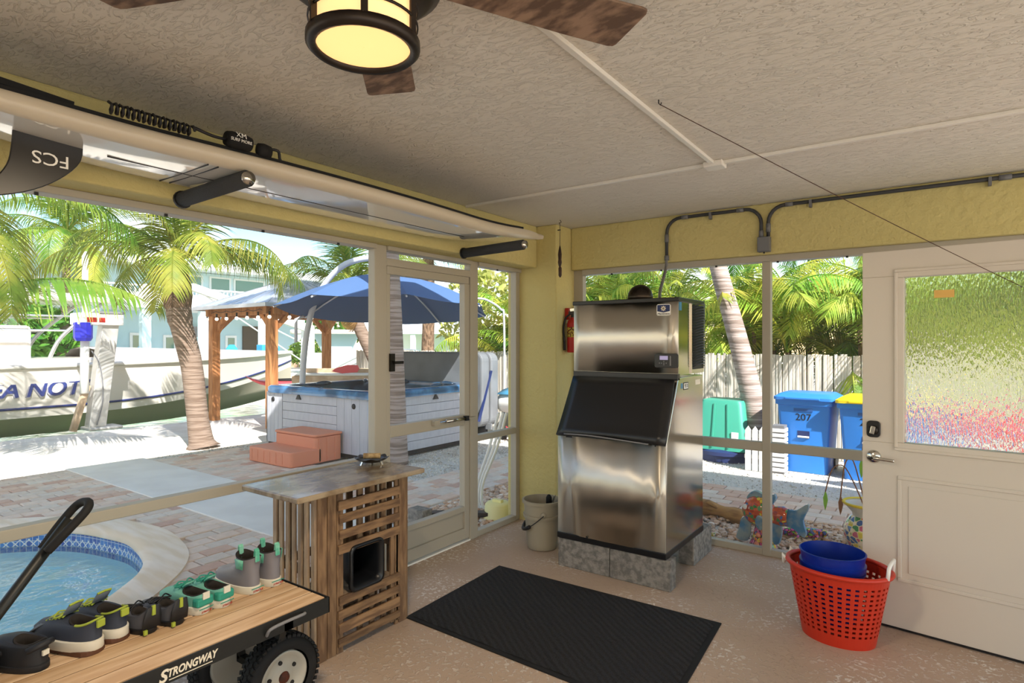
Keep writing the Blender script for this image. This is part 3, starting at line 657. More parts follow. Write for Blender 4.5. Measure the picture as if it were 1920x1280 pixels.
# back face and +y face
for i in range(8):
    y0 = -hy + i * .076
    part('slat', 'slat', TR, (-hx - .014, -hx, y0, y0 + .044, .0, tz))
for i in range(6):
    x0 = -hx + i * .062
    part('slat', 'slat', TR, (x0, x0 + .036, hy, hy + .014, 0, tz))
for z in (.03, .42, .78):
    part('rail', 'slat', TR, (-hx, hx - .02, -hy + .001, -hy + .03, z - .02, z + .02)); part('rail', 'slat', TR, (-hx, hx - .02, hy - .03, hy - .001, z - .02, z + .02)); part('rail', 'slat', TR, (-hx, -hx + .03, -hy, hy, z - .02, z + .02))
# throat
mat('throat', '15171B', .35)
yc, zc, hw_ = -.005, .40, .098
rings = []
for x, k in ((hx + .022, 1.12), (hx + .026, 1.0), (hx - .02, .95), (hx - .16, .62)):
    rings.append([(x, yc + u, zc + v) for u, v in rrect(-hw_ * k, hw_ * k, -hw_ * k * 1.06, hw_ * k * 1.06, .03 * k)])
rings = [[(hx + .006, q[1], q[2]) for q in rings[0]]] + rings
MB().loft(rings, False).add(rings[-1], [tuple(range(len(rings[-1])))]).build('throat_funnel', 'throat', TR, True, solid=.004)
part('catch_tray', 'slatgrey', TR, (-hx + .02, hx - .04, -hy + .04, hy - .04, .24, .255))
# top slab
def top_mat():
    m = mat('bartop', '9A8B74', .22, col2='6E5A44', ns=6, stretch=(2, 1, 1), detail=8, coat=.25)
top_mat()
part('top_slab', 'bartop', TR, (-2.765 - (TX - hx), -2.312 - (TX - hx), 1.605 - (TY + hy), 2.415 - (TY + hy), tz, tz + .027), .006)
# dish
DS = thing('ashtray', 'black fluted ashtray with feet on the bar top', 'dish', (-2.635, 2.315, tz + .027))
pr = []
rings = []
for r, z, wv in ((.03, .016, 0), (.055, .016, 0), (.075, .026, .2), (.093, .038, 1), (.096, .040, 1), (.078, .030, .2), (.05, .022, 0), (.02, .022, 0)):
    rings.append([((r + .004 * wv * math.cos(8 * a)) * math.cos(a), (r + .004 * wv * math.cos(8 * a)) * math.sin(a), z + .005 * wv * math.cos(8 * a)) for a in [2 * PI * k / 48 for k in range(48)]])
MB().loft(rings, True).build('bowl', 'blackgloss', DS, True)
for k in range(3):
    a = 2 * PI * k / 3 + .3; MB().tube([(.06 * math.cos(a), .06 * math.sin(a), .02), (.07 * math.cos(a), .07 * math.sin(a), 0)], .006, 8).build('foot', 'chrome', DS)
mat('cork', 'B59B72', .85, col2='8E744F', ns=40)
o = MB().tube([(-.045, -.03, 0), (.03, .03, 0)], .016, 14).build('cork_roll', 'cork', smooth=True); o.location = (-2.63, 2.32, .893); tag(o, 'tan cork roll lying across the black ashtray', 'cork')
# ================================================================ cart
CXN, CXF, CY0, CY1, CZ = -2.062, -2.64, .36, 1.585, .48
CT = thing('garden_cart', 'flatbed garden cart with plank deck, black frame and pneumatic tyres', 'cart', ((CXN + CXF) / 2, (CY0 + CY1) / 2, 0))
cx, cy = CT.location[0], CT.location[1]; qx, qy = (CXN - CXF) / 2, (CY1 - CY0) / 2
mat('plank', 'DDBE9A', .6, col2='C6A27C', ns=3.2, stretch=(9, .9, 1), detail=7, bump=.12, bs=30, rnd=.07)
mat('cartblack', '1B1D1D', .45)
box('gap_shade_sheet', (-qx + .01, qx - .01, -qy + .01, qy - .01, CZ - .03, CZ - .023), 'cartblack', CT)  # added black sheet, darkens the plank gaps in place of real shade
pw = (2 * qx - .03) / 6; mat('gap_shade', '4A2E1A', .9)
for i in range(6):
    x0 = -qx + .015 + i * pw; part('deck_plank', 'plank', CT, (x0 + .0035, x0 + pw - .0035, -qy + .012, qy - .012, CZ - .022, CZ), .0015)
    if i: box('gap_shade_strip', (x0 - .0035, x0 + .0035, -qy + .012, qy - .012, CZ - .020, CZ - .003), 'gap_shade', CT)  # added brown strips, the shade of the plank gaps put in as colour
for nm, bx in (('side_rail', (qx - .006, qx, -qy, qy, CZ - .062, CZ + .002)), ('side_rail', (-qx, -qx + .006, -qy, qy, CZ - .062, CZ + .002)), ('end_rail', (-qx, qx, qy - .006, qy, CZ - .062, CZ + .002)), ('end_rail', (-qx, qx, -qy, -qy + .006, CZ - .062, CZ + .002)),
               ('cross_member', (-qx, qx, .40, .44, CZ - .062, CZ - .024)), ('cross_member', (-qx, qx, -.44, -.40, CZ - .062, CZ - .024)), ('axle', (-.17, .17, .445, .475, .155, .185)), ('axle', (-.17, .17, -.5, -.47, .155, .185))):
    part(nm, 'cartblack', CT, bx, .001)
for s in (-1, 1):
    for y in (.46, -.485): MB().beam((s * .12, y, .17), (s * .2, y, CZ - .03), .03, .03).build('axle_strut', 'cartblack', CT)
MB().tube(spline([(qx + .004, 1.295 - cy, CZ - .045), (qx + .022, 1.30 - cy, CZ - .018), (qx + .024, 1.36 - cy, CZ - .012), (qx + .024, 1.44 - cy, CZ - .012), (qx + .004, 1.46 - cy, CZ - .02)], 5), .006, 8).build('grab_hook', 'grey', CT, True)
lp = text('lettering', 'TRONGWAY', .036, 'cream', CT, (qx + .0008, 1.021 - cy, CZ - .030), (PI / 2, 0, PI / 2), .25, scx=.78, bold=.001)
text('lettering', 'S', .056, 'cream', CT, (qx + .0008, .925 - cy, CZ - .034), (PI / 2, 0, PI / 2), .25, bold=.0015)
box('underline', (qx, qx + .0012, .945 - cy, 1.09 - cy, CZ - .0525, CZ - .050), 'cream', CT)
# wheels
mat('tyre', '111112', .75); mat('rimgrey', 'A9A498', .45, bump=.1, bs=20); mat('rust', '5A2A18', .8, col2='2E1A12', ns=30)
def tyre_mesh():
    b = MB(); n = 48; prof = []
    for k in range(13):
        a = math.radians(-115 + 230 * k / 12); prof.append((.128 + .040 * math.cos(a), .046 * math.sin(a)))
    b.lathe(prof, n, axis='x'); return b.mesh('tyre', True)
def tread_mesh():
    b = MB()
    for k in range(44):
        a = 2 * PI * k / 44
        for x, tw_ in ((-.030, .35), (-.012, -.35), (.012, .35), (.030, -.35)):
            R_ = .1665 - abs(x) * .13
            M = Matrix.Rotation(a + (.07 if abs(x) < .02 else 0), 4, 'X') @ Matrix.Translation((x, 0, R_)) @ Matrix.Rotation(tw_, 4, 'Z')
            b.box(-.0075, .0075, -.0075, .0075, -.006, .005, M)
    return b.mesh('tread')
tm, trm = tyre_mesh(), tread_mesh()
rimm = MB().lathe([(.0, .030), (.03, .030), (.045, .022), (.075, .016), (.085, .028), (.098, .034), (.104, .036), (.104, -.036), (.09, -.03), (.03, -.02), (0, -.02)], 36, axis='x').mesh('rim', True)
hubm = MB().lathe([(0, .040), (.02, .040), (.024, .030), (.024, .02)], 18, axis='x').mesh('hub', True)
boltm = MB().lathe([(0, .0245), (.0085, .0245), (.0085, .015)], 10, axis='x').mesh('bolt', False)
for (x, y, s) in ((-2.205 - cx, 1.446 - cy, 1), (-2.50 - cx, 1.40 - cy, -1), (-2.205 - cx, .50 - cy, 1), (-2.50 - cx, .50 - cy, -1)):
    wh = put('wheel', tm, 'tyre', CT, (x, y, .172), (0, 0, 0 if s > 0 else PI))
    put('tread', trm, 'tyre', wh); put('rim', rimm, 'rimgrey', wh); put('hub', hubm, 'rust', wh)
    for k in range(5): a = 2 * PI * k / 5 + .5; put('lug_hole', boltm, 'black', wh, (0, .06 * math.cos(a), .06 * math.sin(a)))
    MB().tube([(.03, .045, -.062), (.055, .05, -.07)], .005, 6).build('valve_stem', 'black', wh)
hb = MB().tube([(-.02, .37 - cy, .42), (-.02, .505 - cy, .60), (-.02, .77 - cy, .95)], .017, 10).build('handle_bar', 'cartblack', CT, True)
lo = spline([(-.045, .70 - cy, .865), (-.06, .755 - cy, .93), (-.05, .80 - cy, .985), (.0, .815 - cy, 1.0), (.03, .80 - cy, .98), (.025, .75 - cy, .925), (.005, .70 - cy, .865)], 6)
MB().tube(lo, .014, 10).build('handle_grip', 'rubber', hb, True)
# ================================================================ shoes
def shoe(name, label, loc, rz, Lh, lv_, sole, m_up, m_sole, m_in, group, sole_h=.03, extra=None, flare=1):
    """lv_: list of (z, x_back, x_front, halfwidth, tilt) ; x from heel 0 to toe Lh"""
    T = thing(name, label, 'shoe' if 'boot' not in name else 'boot', loc, rz, group)
    n = 32
    def ring(z, xb, xf, w_, tilt, dip=0):
        out = []; c = (xb + xf) / 2; a = (xf - xb) / 2
        for k in range(n):
            q = 2 * PI * k / n; u = math.cos(q); v = math.sin(q)
            ex = .8 if u > 0 else .75
            x = c + a * math.copysign(abs(u) ** ex, u); fr = (x) / Lh
            wf = w_ * (.80 + .22 * math.sin(PI * min(1, max(0, fr * .62 + .22))))
            y = wf * math.copysign(abs(v) ** .8, v)
            out.append((x, y, z + tilt * (x - c) - dip * v * v))
        return out
    so_ = MB().loft([ring(0, -.002, Lh * .985, sole, 0), ring(.004, -.006, Lh + .004, sole + .003, 0), ring(sole_h, -.006, Lh + .004, sole + .003, 0), ring(sole_h + .003, 0, Lh, sole - .002, 0)])
    so_.build('sole', m_sole, T, auto=50)
    R = [ring(z + sole_h, a, b_, w_, t_, dp) for z, a, b_, w_, t_, dp in lv_]
    MB().loft(R, False).build('upper', m_up, T, True)
    z, a, b_, w_, t_, dp = lv_[-1]
    inn = [ring(z + sole_h + .001, a + .001, b_ - .001, w_ - .001, t_, dp), ring(z + sole_h + .003, a + .005, b_ - .005, w_ - .005, t_, dp), ring(z + sole_h - .02, a + .010, b_ - .010, w_ - .010, t_, dp), ring(sole_h + .008, a + .016, b_ - .002, w_ - .012, 0, 0)]
    MB().loft(inn, False).add(inn[-1], [tuple(range(n))]).build('lining', m_in, T, True)
    return T
mat('tealshoe', '6FB0A0', .7, bump=.2, bs=150, bdist=.001); mat('tealdark', '2F8F7C', .7); mat('offwhite', 'D8D3C4', .6); mat('bootgrey', '77747A', .45); mat('bootteal', '4FA68C', .6, col2='7FBFA8', ns=30)
mat('lining', '2A2624', .95); mat('shoenavy', '333947', .7); mat('shoegrey', '5B636D', .75, bump=.2, bs=200, bdist=.001); mat('lime', '9AA83A', .6); mat('gum', '5A3826', .6)
mat('shoeblack', '232428', .6); mat('shoechar', '4A4B52', .7, bump=.3, bs=150, bdist=.001)
def laces(T, x0, x1, z0, z1, w_, m, n=5, bow=True):
    b = MB()
    for k in range(n):
        t = k / (n - 1); x = x0 + (x1 - x0) * t; z = z0 + (z1 - z0) * t
        b.tube([(x, -w_, z - .006), (x - .006, 0, z + .004), (x - .012, w_, z - .006)], .003, 6); b.tube([(x, w_, z - .006), (x - .006, 0, z + .005), (x - .012, -w_, z - .006)], .003, 6)
    if bow:
        for s in (-1, 1): b.tube(spline([(x0, 0, z0 + .006), (x0 + .012, s * .022, z0 + .010), (x0 + .010, s * .040, z0 - .004), (x0 - .006, s * .030, z0 + .0), (x0, 0, z0 + .006)], 5), .0028, 6)
    b.build('laces', m, T, True)
DZ = CZ
def heel_dir(toe, heel): return math.atan2(toe[1] - heel[1], toe[0] - heel[0])
# boots
for i, (heel, toe, lb) in enumerate((((-2.345, 1.43), (-2.61, 1.405), 'grey rubber ankle boot with teal gusset, left of the pair by the cart corner'), ((-2.345, 1.525), (-2.61, 1.52), 'grey rubber ankle boot with teal gusset, nearest the wooden trap'))):
    lv_ = [(0, 0, .262, .044, 0, 0), (.02, 0, .262, .045, 0, 0), (.04, .002, .245, .043, 0, 0), (.055, .003, .205, .041, 0, 0), (.066, .004, .15, .040, 0, 0), (.08, .005, .118, .040, 0, 0), (.10, .004, .106, .041, 0, 0), (.115, 0, .107, .042, 0, 0), (.13, -.002, .110, .043, .10, .012)]
    T = shoe('rubber_boot', lb, (*heel, DZ), heel_dir(toe, heel), .265, lv_, .045, 'bootgrey', 'offwhite', 'lining', 'grey rubber boots')
    for x in (.0, .106): MB().loft([[(x - .004, -.010, .135), (x - .004, .010, .135)], [(x - .003, -.010, .18), (x - .003, .010, .18)], [(x + .004, -.010, .188), (x + .004, .010, .188)], [(x + .008, -.010, .15), (x + .008, .010, .15)]], False, False).build('pull_tab', 'bootteal', T, solid=.003)
    for s in (-1, 1): MB().loft([[(.035, s * .0445, .105), (.075, s * .0445, .105)], [(.03, s * .0455, .13), (.08, s * .0455, .13)], [(.028, s * .0465, .146), (.082, s * .0465, .146)]], False, False).build('gusset', 'bootteal', T, True, solid=.002)
    MB().loft([[(-.007 + .0, y, z) for y in (-.03, 0, .03)] for z in (.0245, .0275)], False, False).build('sole_stripe', 'tealdark', T, solid=.002)
    text('lettering', 'XTRATUF', .011, 'red', T, (-.0078, 0, .014), (PI / 2, 0, -PI / 2), .2)
# teal sneakers
for i, (heel, toe, lb) in enumerate((((-2.333, 1.205), (-2.582, 1.165), 'teal canvas deck sneaker, left of the pair'), ((-2.325, 1.285), (-2.575, 1.25), 'teal canvas deck sneaker, right of the pair beside the grey boots'))):
    lv_ = [(0, 0, .262, .043, 0, 0), (.015, 0, .262, .044, 0, 0), (.03, .0, .235, .042, .02, 0), (.04, -.002, .19, .040, .08, 0), (.048, -.004, .145, .037, .12, .004), (.054, -.004, .115, .034, .0, .012)]
    T = shoe('sneaker', lb, (*heel, DZ), heel_dir(toe, heel), .265, lv_, .045, 'tealshoe', 'offwhite', 'lining', 'teal sneakers')
    MB().loft([[(.20, y, .062), (.10, y * .8, .098), (.085, y * .8, .11)] for y in (-.022, 0, .022)], False, False).build('tongue', 'tealshoe', T, True, solid=.004)
    laces(T, .115, .19, .10, .074, .024, 'tealdark', 5)
    box('heel_patch', (-.008, -.003, -.014, .014, .060, .086), 'offwhite', T); box('heel_counter', (-.005, .03, -.036, .036, .032, .066), 'tealdark', T, .008)
    MB().loft([[(-.007, y, z) for y in (-.03, 0, .03)] for z in (.0235, .0265)], False, False).build('sole_stripe', 'tealdark', T, solid=.002)
    text('lettering', 'XTRATUF', .010, 'red', T, (-.0075, 0, .012), (PI / 2, 0, -PI / 2), .2)
# black shoes
for i, (heel, toe, lb) in enumerate((((-2.337, 1.01), (-2.63, .975), 'charcoal and black shoe with black laces, nearer the navy sneakers'), ((-2.322, 1.10), (-2.62, 1.065), 'charcoal and black shoe with black laces, nearer the teal sneakers'))):
    lv_ = [(0, 0, .262, .042, 0, 0), (.012, 0, .262, .043, 0, 0), (.03, .004, .225, .041, 0, 0), (.04, .005, .17, .037, .02, 0), (.055, .004, .12, .033, -.05, .008), (.066, .0, .10, .030, -.2, .02)]
    T = shoe('hiking_shoe', lb, (*heel, DZ), heel_dir(toe, heel), .265, lv_, .043, 'shoechar', 'black', 'lining', 'charcoal laced shoes', .018)
    MB().loft([[(.0, y, .02), (-.006, y, .06), (-.014, y * .7, .10)] for y in (-.032, -.02, 0, .02, .032)], False, False).build('heel_cup', 'shoeblack', T, True, solid=.006)
    laces(T, .11, .18, .075, .062, .026, 'black', 4); box('pull_tab', (-.017, -.010, -.006, .006, .07, .105), 'lime', T)
    box('heel_reflector', (-.012, -.004, .02, .032, .006, .022), 'lime', T)
# navy sneakers
for i, (heel, toe, lb) in enumerate((((-2.335, .84), (-2.585, .755), 'navy sneaker with lime trim and brown sole, left of the pair'), ((-2.36, .925), (-2.63, .865), 'navy sneaker with lime trim and brown sole, right of the pair'))):
    lv_ = [(0, 0, .285, .047, 0, 0), (.02, .0, .282, .048, 0, 0), (.04, .0, .255, .045, 0, 0), (.052, .0, .205, .042, .02, 0), (.062, -.004, .15, .038, .05, .006), (.07, -.007, .115, .035, -.05, .018)]
    T = shoe('sneaker', lb, (*heel, DZ + .014), heel_dir(toe, heel), .29, lv_, .05, 'shoenavy', 'offwhite', 'lining', 'navy and lime sneakers', .032)
    MB().prism([(x, y) for x, y in rrect(-.002, .287, -.046, .046, .044)], -.014, .004).build('outsole', 'gum', T, bevel=.003)
    MB().loft([[(.20, y, .084), (.13, y * .9, .108), (.10, y * .9, .145)] for y in (-.026, 0, .026)], False, False).build('tongue', 'shoegrey', T, True, solid=.007)
    MB().tube([(.100, -.024, .146), (.098, 0, .149), (.100, .024, .146)], .004, 6).build('tongue_trim', 'lime', T)
    laces(T, .14, .205, .108, .087, .028, 'lime', 5); box('heel_tab', (-.016, -.006, -.014, .014, .078, .104), 'lime', T, .003)
    pts = []
    for k in range(25): q = PI * .5 + PI * k / 24; pts.append((.058 + .062 * math.cos(q) - .0, .037 * math.sin(q), .104 - .018 * math.sin(q) ** 2 + .002))
    MB().tube(pts, .004, 6).build('collar_trim', 'lime', T)
    MB().loft([[(.287 - .012 * abs(math.sin(q)) , .044 * math.sin(q), .034), (.255 - .05 * abs(math.sin(q)) ** 2, .04 * math.sin(q), .071), (.215 - .03 * abs(math.sin(q)), .032 * math.sin(q), .0795)] for q in [-1.4 + 2.8 * k / 10 for k in range(11)]], False, False).build('toe_mesh', 'shoegrey', T, True, solid=.004)
# black slip-ons
for i, (heel, toe, lb) in enumerate((((-2.36, .695), (-2.60, .60), 'black rubber slip-on clog at the left end of the cart'), ((-2.39, .555), (-2.64, .52), 'black rubber slip-on clog partly cut off by the left edge of the photo'))):
    lv_ = [(0, 0, .262, .046, 0, 0), (.02, 0, .262, .048, 0, 0), (.045, .0, .24, .046, .02, 0), (.062, .0, .20, .042, .03, 0), (.072, .0, .155, .037, .06, .0), (.078, .004, .11, .033, .02, .012)]
    T = shoe('clog', lb, (*heel, DZ), heel_dir(toe, heel), .265, lv_, .046, 'shoeblack', 'shoeblack', 'lining', 'black clogs', .02)
    box('heel_badge', (-.010, -.003, -.010, .010, .05, .066), 'offwhite', T)
    MB().tube([(.02, -.042, .075), (-.012, 0, .09), (.02, .042, .075)], .010, 8).build('heel_strap', 'shoeblack', T, True)
# ================================================================ grounds
G = -.08
mat('sand', 'D3CABB', .95, col2='EFE9DE', ns=70, bump=.35, bs=120, bdist=.01)
mat('seawall', 'DCD3C6', .9, col2='EAE3D8', ns=3, bump=.15, bs=60)
mat('gravelwhite', 'CFC9BE', .95, col2='F0EBE2', ns=85, bump=.9, bs=70, bdist=.02, kind='voronoi')
mat('pathconc', 'E2DBD2', .8, col2='EAE4DB', ns=2.5, bump=.1, bs=80)
b = MB()
for x0, x1, y0, y1 in ((-9.1, 45, 2.85, 60), (-9.1, 45, -60, -6), (-3.06, 45, -6, 2.85)): b.box(x0, x1, y0, y1, -.6, -.105)
tag(b.build('ground', 'gravelwhite'), 'pale gravel ground around the patio', None, None, 'structure')
tag(MB().box(-12.7, -9.1, -60, 60, -1.6, -.1).build('seawall_walk', 'seawall'), 'sunlit pale concrete seawall walk along the canal', None, None, 'structure')
tag(MB().box(-9.1, -3.1, 2.9, 3.82, -.104, -.073).build('garden_path', 'pathconc', bevel=.006), 'smooth grey concrete path from the screen door to the canal', None, None, 'structure')
def water_mat(name, tint, r, bscale, bstr, wt=None):
    m = bpy.data.materials.new(name); m.use_nodes = True; MATS[name] = m; t = m.node_tree; t.nodes.clear(); N = t.nodes.new; L = t.links.new
    o = N('ShaderNodeOutputMaterial'); mx = N('ShaderNodeMixShader'); tr = N('ShaderNodeBsdfTransparent'); gl_ = N('ShaderNodeBsdfGlossy'); fr = N('ShaderNodeFresnel')
    tr.inputs[0].default_value = (*tint, 1); gl_.inputs['Roughness'].default_value = r; fr.inputs[0].default_value = 1.33
    tc = N('ShaderNodeTexCoord'); n = N('ShaderNodeTexNoise'); n.inputs['Scale'].default_value = bscale; n.inputs['Detail'].default_value = 3; L(tc.outputs['Object'], n.inputs[0])
    bp = N('ShaderNodeBump'); bp.inputs['Strength'].default_value = bstr; bp.inputs['Distance'].default_value = .05; L(n.outputs[0], bp.inputs['Height'])
    L(bp.outputs[0], gl_.inputs['Normal']); L(bp.outputs[0], fr.inputs['Normal'])
    L(fr.outputs[0], mx.inputs[0]); L(tr.outputs[0], mx.inputs[1]); L(gl_.outputs[0], mx.inputs[2]); L(mx.outputs[0], o.inputs[0])
water_mat('poolwater', (.88, .99, 1.0), .02, 5, .3)
mat('canalwater', '5F8A52', .12, bump=.6, bs=2.2, bdist=.06, spec=.6)
tag(MB().quad((-60, -60, -.85), (-12.7, -60, -.85), (-12.7, 70, -.85), (-60, 70, -.85)).build('canal_water', 'canalwater'), 'greenish rippled canal water below the boat', None, None, 'structure')
tag(MB().box(-90, -27.5, -60, 80, -1.6, .1).build('far_bank', 'seawall'), 'far bank across the canal', None, None, 'structure')
# pool
inner = [(-6.85, 1.35), (-6.58, 1.75), (-6.2, 2.03), (-5.76, 2.15), (-5.39, 2.18), (-4.88, 2.07), (-4.59, 1.91), (-4.365, 1.69), (-4.2, 1.48), (-4.06, 1.2), (-4.0, .8), (-4.0, 0), (-4.4, -1.2), (-5.5, -1.9), (-6.7, -1.3), (-7.2, -.2), (-7.1, .7)]
inn = spline([(x, y, 0) for x, y in inner], 5, True)
nI = len(inn)
def offs(d):
    out = []
    for i in range(nI):
        t = (inn[(i + 1) % nI] - inn[i - 1]).normalized(); nrm = Vector((-t.y, t.x, 0)); out.append(inn[i] + nrm * d)
    return out
cen = sum(inn, Vector()) / nI
sgn = 1 if (offs(.1)[0] - cen).length > (inn[0] - cen).length else -1
OUT = offs(sgn * .29)
at_z = lambda P, z: [(p.x, p.y, z) for p in P]
PB = struct('patio', 'brick paver patio around the pool')
mat('patiobase', 'CBB8A4', .95)
# base with pool hole: fan from the outline to a rectangle
rect = (-9.1, -3.06, -6, 2.85); rp = []
for p in OUT:
    d = (p - cen); ts = []
    if d.x > 0: ts.append((rect[1] - cen.x) / d.x)
    if d.x < 0: ts.append((rect[0] - cen.x) / d.x)
    if d.y > 0: ts.append((rect[3] - cen.y) / d.y)
    if d.y < 0: ts.append((rect[2] - cen.y) / d.y)
    rp.append(cen + d * min(ts))
# make sure corners are covered by snapping the closest rim points
for cx_, cy_ in ((rect[0], rect[2]), (rect[0], rect[3]), (rect[1], rect[2]), (rect[1], rect[3])):
    k = min(range(nI), key=lambda i: (rp[i] - Vector((cx_, cy_, 0))).length); rp[k] = Vector((cx_, cy_, 0))
MB().loft([at_z(OUT, -.108), at_z(rp, -.108)], False).build('sand_bed', 'patiobase', PB)
PL = struct('pool', 'curved swimming pool with blue waterline tiles')
mat('coping', 'E8D0B2', .85, col2='F4E2CE', ns=1.8, stretch=(1, 6, 1), detail=6, bump=.2, bs=25, bdist=.006)
A1 = offs(sgn * .28); A2 = offs(sgn * .05); A3 = offs(-sgn * .02)
MB().loft([at_z(A1, -.12), at_z(A1, -.070), at_z(A2, -.060), at_z(inn, -.072), at_z(A3, -.095), at_z(A3, -.125), at_z(inn, -.14)], False).build('coping', 'coping', PL, auto=50)
def tile_mat():
    m = mat('pooltile', '2F5FA8', .25); t = m.node_tree; p = t.nodes['Principled BSDF']; N = t.nodes.new; L = t.links.new
    uv = N('ShaderNodeAttribute'); uv.attribute_name = 'UVMap'
    sep = N('ShaderNodeSeparateXYZ'); L(uv.outputs['Vector'], sep.inputs[0])
    br = N('ShaderNodeTexBrick'); br.offset = 0; br.inputs['Color1'].default_value = lin('2A4E9C'); br.inputs['Color2'].default_value = lin('4A86C4'); br.inputs['Mortar'].default_value = lin('B9C3CC')
    br.inputs['Scale'].default_value = 1; br.inputs['Brick Width'].default_value = .05; br.inputs['Row Height'].default_value = .048; br.inputs['Mortar Size'].default_value = .003; L(uv.outputs['Vector'], br.inputs[0])
    def M_(op, a, b_=None):
        n = N('ShaderNodeMath'); n.operation = op
        for i, q in enumerate((a, b_)):
            if q is None: continue
            if isinstance(q, (int, float)): n.inputs[i].default_value = q
            else: L(q, n.inputs[i])
        return n.outputs[0]
    uu = M_('MULTIPLY', sep.outputs[0], 14.0); vv = M_('MULTIPLY', sep.outputs[1], 14.0)
    d1 = M_('ABSOLUTE', M_('SUBTRACT', M_('FRACT', M_('ADD', uu, vv)), .5)); d2 = M_('ABSOLUTE', M_('SUBTRACT', M_('FRACT', M_('SUBTRACT', uu, vv)), .5))
    ln = M_('LESS_THAN', M_('MINIMUM', d1, d2), .09)
    inb = M_('MULTIPLY', M_('GREATER_THAN', sep.outputs[1], .045), M_('LESS_THAN', sep.outputs[1], .115))
    mx = N('ShaderNodeMixRGB'); L(M_('MULTIPLY', ln, inb), mx.inputs[0]); L(br.outputs[0], mx.inputs[1]); mx.inputs[2].default_value = lin('D8DDD8')
    L(mx.outputs[0], p.inputs['Base Color'])
tile_mat()
me = bpy.data.meshes.new('waterline_tiles'); vs = at_z(inn, -.30) + at_z(inn, -.13); me.from_pydata(vs, [], [(i, (i + 1) % nI, (i + 1) % nI + nI, i + nI) for i in range(nI)])
uvl = me.uv_layers.new(name='UVMap'); acc = [0]
for i in range(nI): acc.append(acc[-1] + (inn[(i + 1) % nI] - inn[i]).length)
for pi, p in enumerate(me.polygons):
    for li, (u, v) in zip(p.loop_indices, ((acc[pi], 0), (acc[pi + 1], 0), (acc[pi + 1], .17), (acc[pi], .17))): uvl.data[li].uv = (u, v)
put('waterline_tiles', me, 'pooltile', PL)
mat('plaster', 'DDF8FA', .7, col2='E8FBFC', ns=3)
MB().loft([at_z(inn, -.30), at_z(offs(-sgn * .1), -1.1), at_z(offs(-sgn * .5), -1.25)], False).add(at_z(offs(-sgn * .5), -1.25), [tuple(range(nI))]).build('pool_shell', 'plaster', PL, True)
MB().add(at_z(inn, -.245), [tuple(range(nI))]).build('pool_surface', 'poolwater', PL)
mat('stepblue', '5F74C0', .4)
# submerged steps at the near end, edged with blue tile
for k, (d, z) in enumerate(((.35, -.55), (.75, -.75), (1.15, -.95))):
    o1 = offs(-sgn * .02); o2 = offs(-sgn * d); i0, i1 = int(nI * .42), int(nI * .72)
    seg = range(i0, i1)
    ra = [[(o1[i].x, o1[i].y, -1.2), (o1[i].x, o1[i].y, z), (o2[i].x, o2[i].y, z), (o2[i].x, o2[i].y, -1.2)] for i in seg]
    MB().loft(ra, True).build('pool_step', 'plaster', PL)
    o3 = offs(-sgn * (d - .055)); MB().loft([[(o3[i].x, o3[i].y, z + .004), (o2[i].x, o2[i].y, z + .004)] for i in seg], False, False).build('step_edge', 'stepblue', PL)
# ---------------- pavers
def paver_mat():
    m = mat('paver', 'C4AFA0', .9, bump=.35, bs=45, bdist=.006); t = m.node_tree; p = t.nodes['Principled BSDF']; N = t.nodes.new; L = t.links.new
    g = N('ShaderNodeNewGeometry'); oi = N('ShaderNodeObjectInfo'); ad = N('ShaderNodeMath'); L(g.outputs['Random Per Island'], ad.inputs[0]); L(oi.outputs['Random'], ad.inputs[1])
    fr = N('ShaderNodeMath'); fr.operation = 'FRACT'; L(ad.outputs[0], fr.inputs[0])
    r = N('ShaderNodeValToRGB'); r.color_ramp.interpolation = 'LINEAR'; els = r.color_ramp.elements; els[0].color = lin('D6AC98'); els[1].color = lin('F0E2D2')
    for pos, c in ((.25, 'EAC8B0'), (.5, 'F6DECA'), (.75, 'E4D0BE')): e_ = els.new(pos); e_.color = lin(c)
    L(fr.outputs[0], r.inputs[0])
    tc = N('ShaderNodeTexCoord'); n = N('ShaderNodeTexNoise'); n.inputs['Scale'].default_value = 14; L(tc.outputs['Object'], n.inputs[0])
    mx = N('ShaderNodeMixRGB'); mx.blend_type = 'MULTIPLY'; mx.inputs[0].default_value = .3; L(r.outputs[0], mx.inputs[1]); L(n.outputs[0], mx.inputs[2]); L(mx.outputs[0], p.inputs['Base Color'])
paver_mat()
LX, LY = .152, .228
def pav_geo(sy=1):
    a, c, e_ = LX / 2 - .004, LY * sy / 2 - .004, .008
    return [(-a, -c, -.03), (a, -c, -.03), (a, c, -.03), (-a, c, -.03), (-a, -c, -e_), (a, -c, -e_), (a, c, -e_), (-a, c, -e_), (-a + e_, -c + e_, 0), (a - e_, -c + e_, 0), (a - e_, c - e_, 0), (-a + e_, c - e_, 0)], \
           [(0, 1, 5, 4), (1, 2, 6, 5), (2, 3, 7, 6), (3, 0, 4, 7), (4, 5, 9, 8), (5, 6, 10, 9), (6, 7, 11, 10), (7, 4, 8, 11), (8, 9, 10, 11)]
def inside(poly, x, y):
    c = False; n = len(poly)
    for i in range(n):
        a, b_ = poly[i], poly[i - 1]
        if (a.y > y) != (b_.y > y) and x < (b_.x - a.x) * (y - a.y) / (b_.y - a.y) + a.x: c = not c
    return c
ca_, sa_ = math.cos(math.radians(35.44)), math.sin(math.radians(35.44))
def proj(x, y, z):
    r = x * ca_ + y * sa_; f = -x * sa_ + y * ca_
    return (960 + 1117 * r / f, 643 - 1117 * (z - 1.54) / f, f) if f > .1 else (-9e9, 0, 9e9)
EDGE = offs(sgn * .26); rnd_ = random.Random(3); spots = []
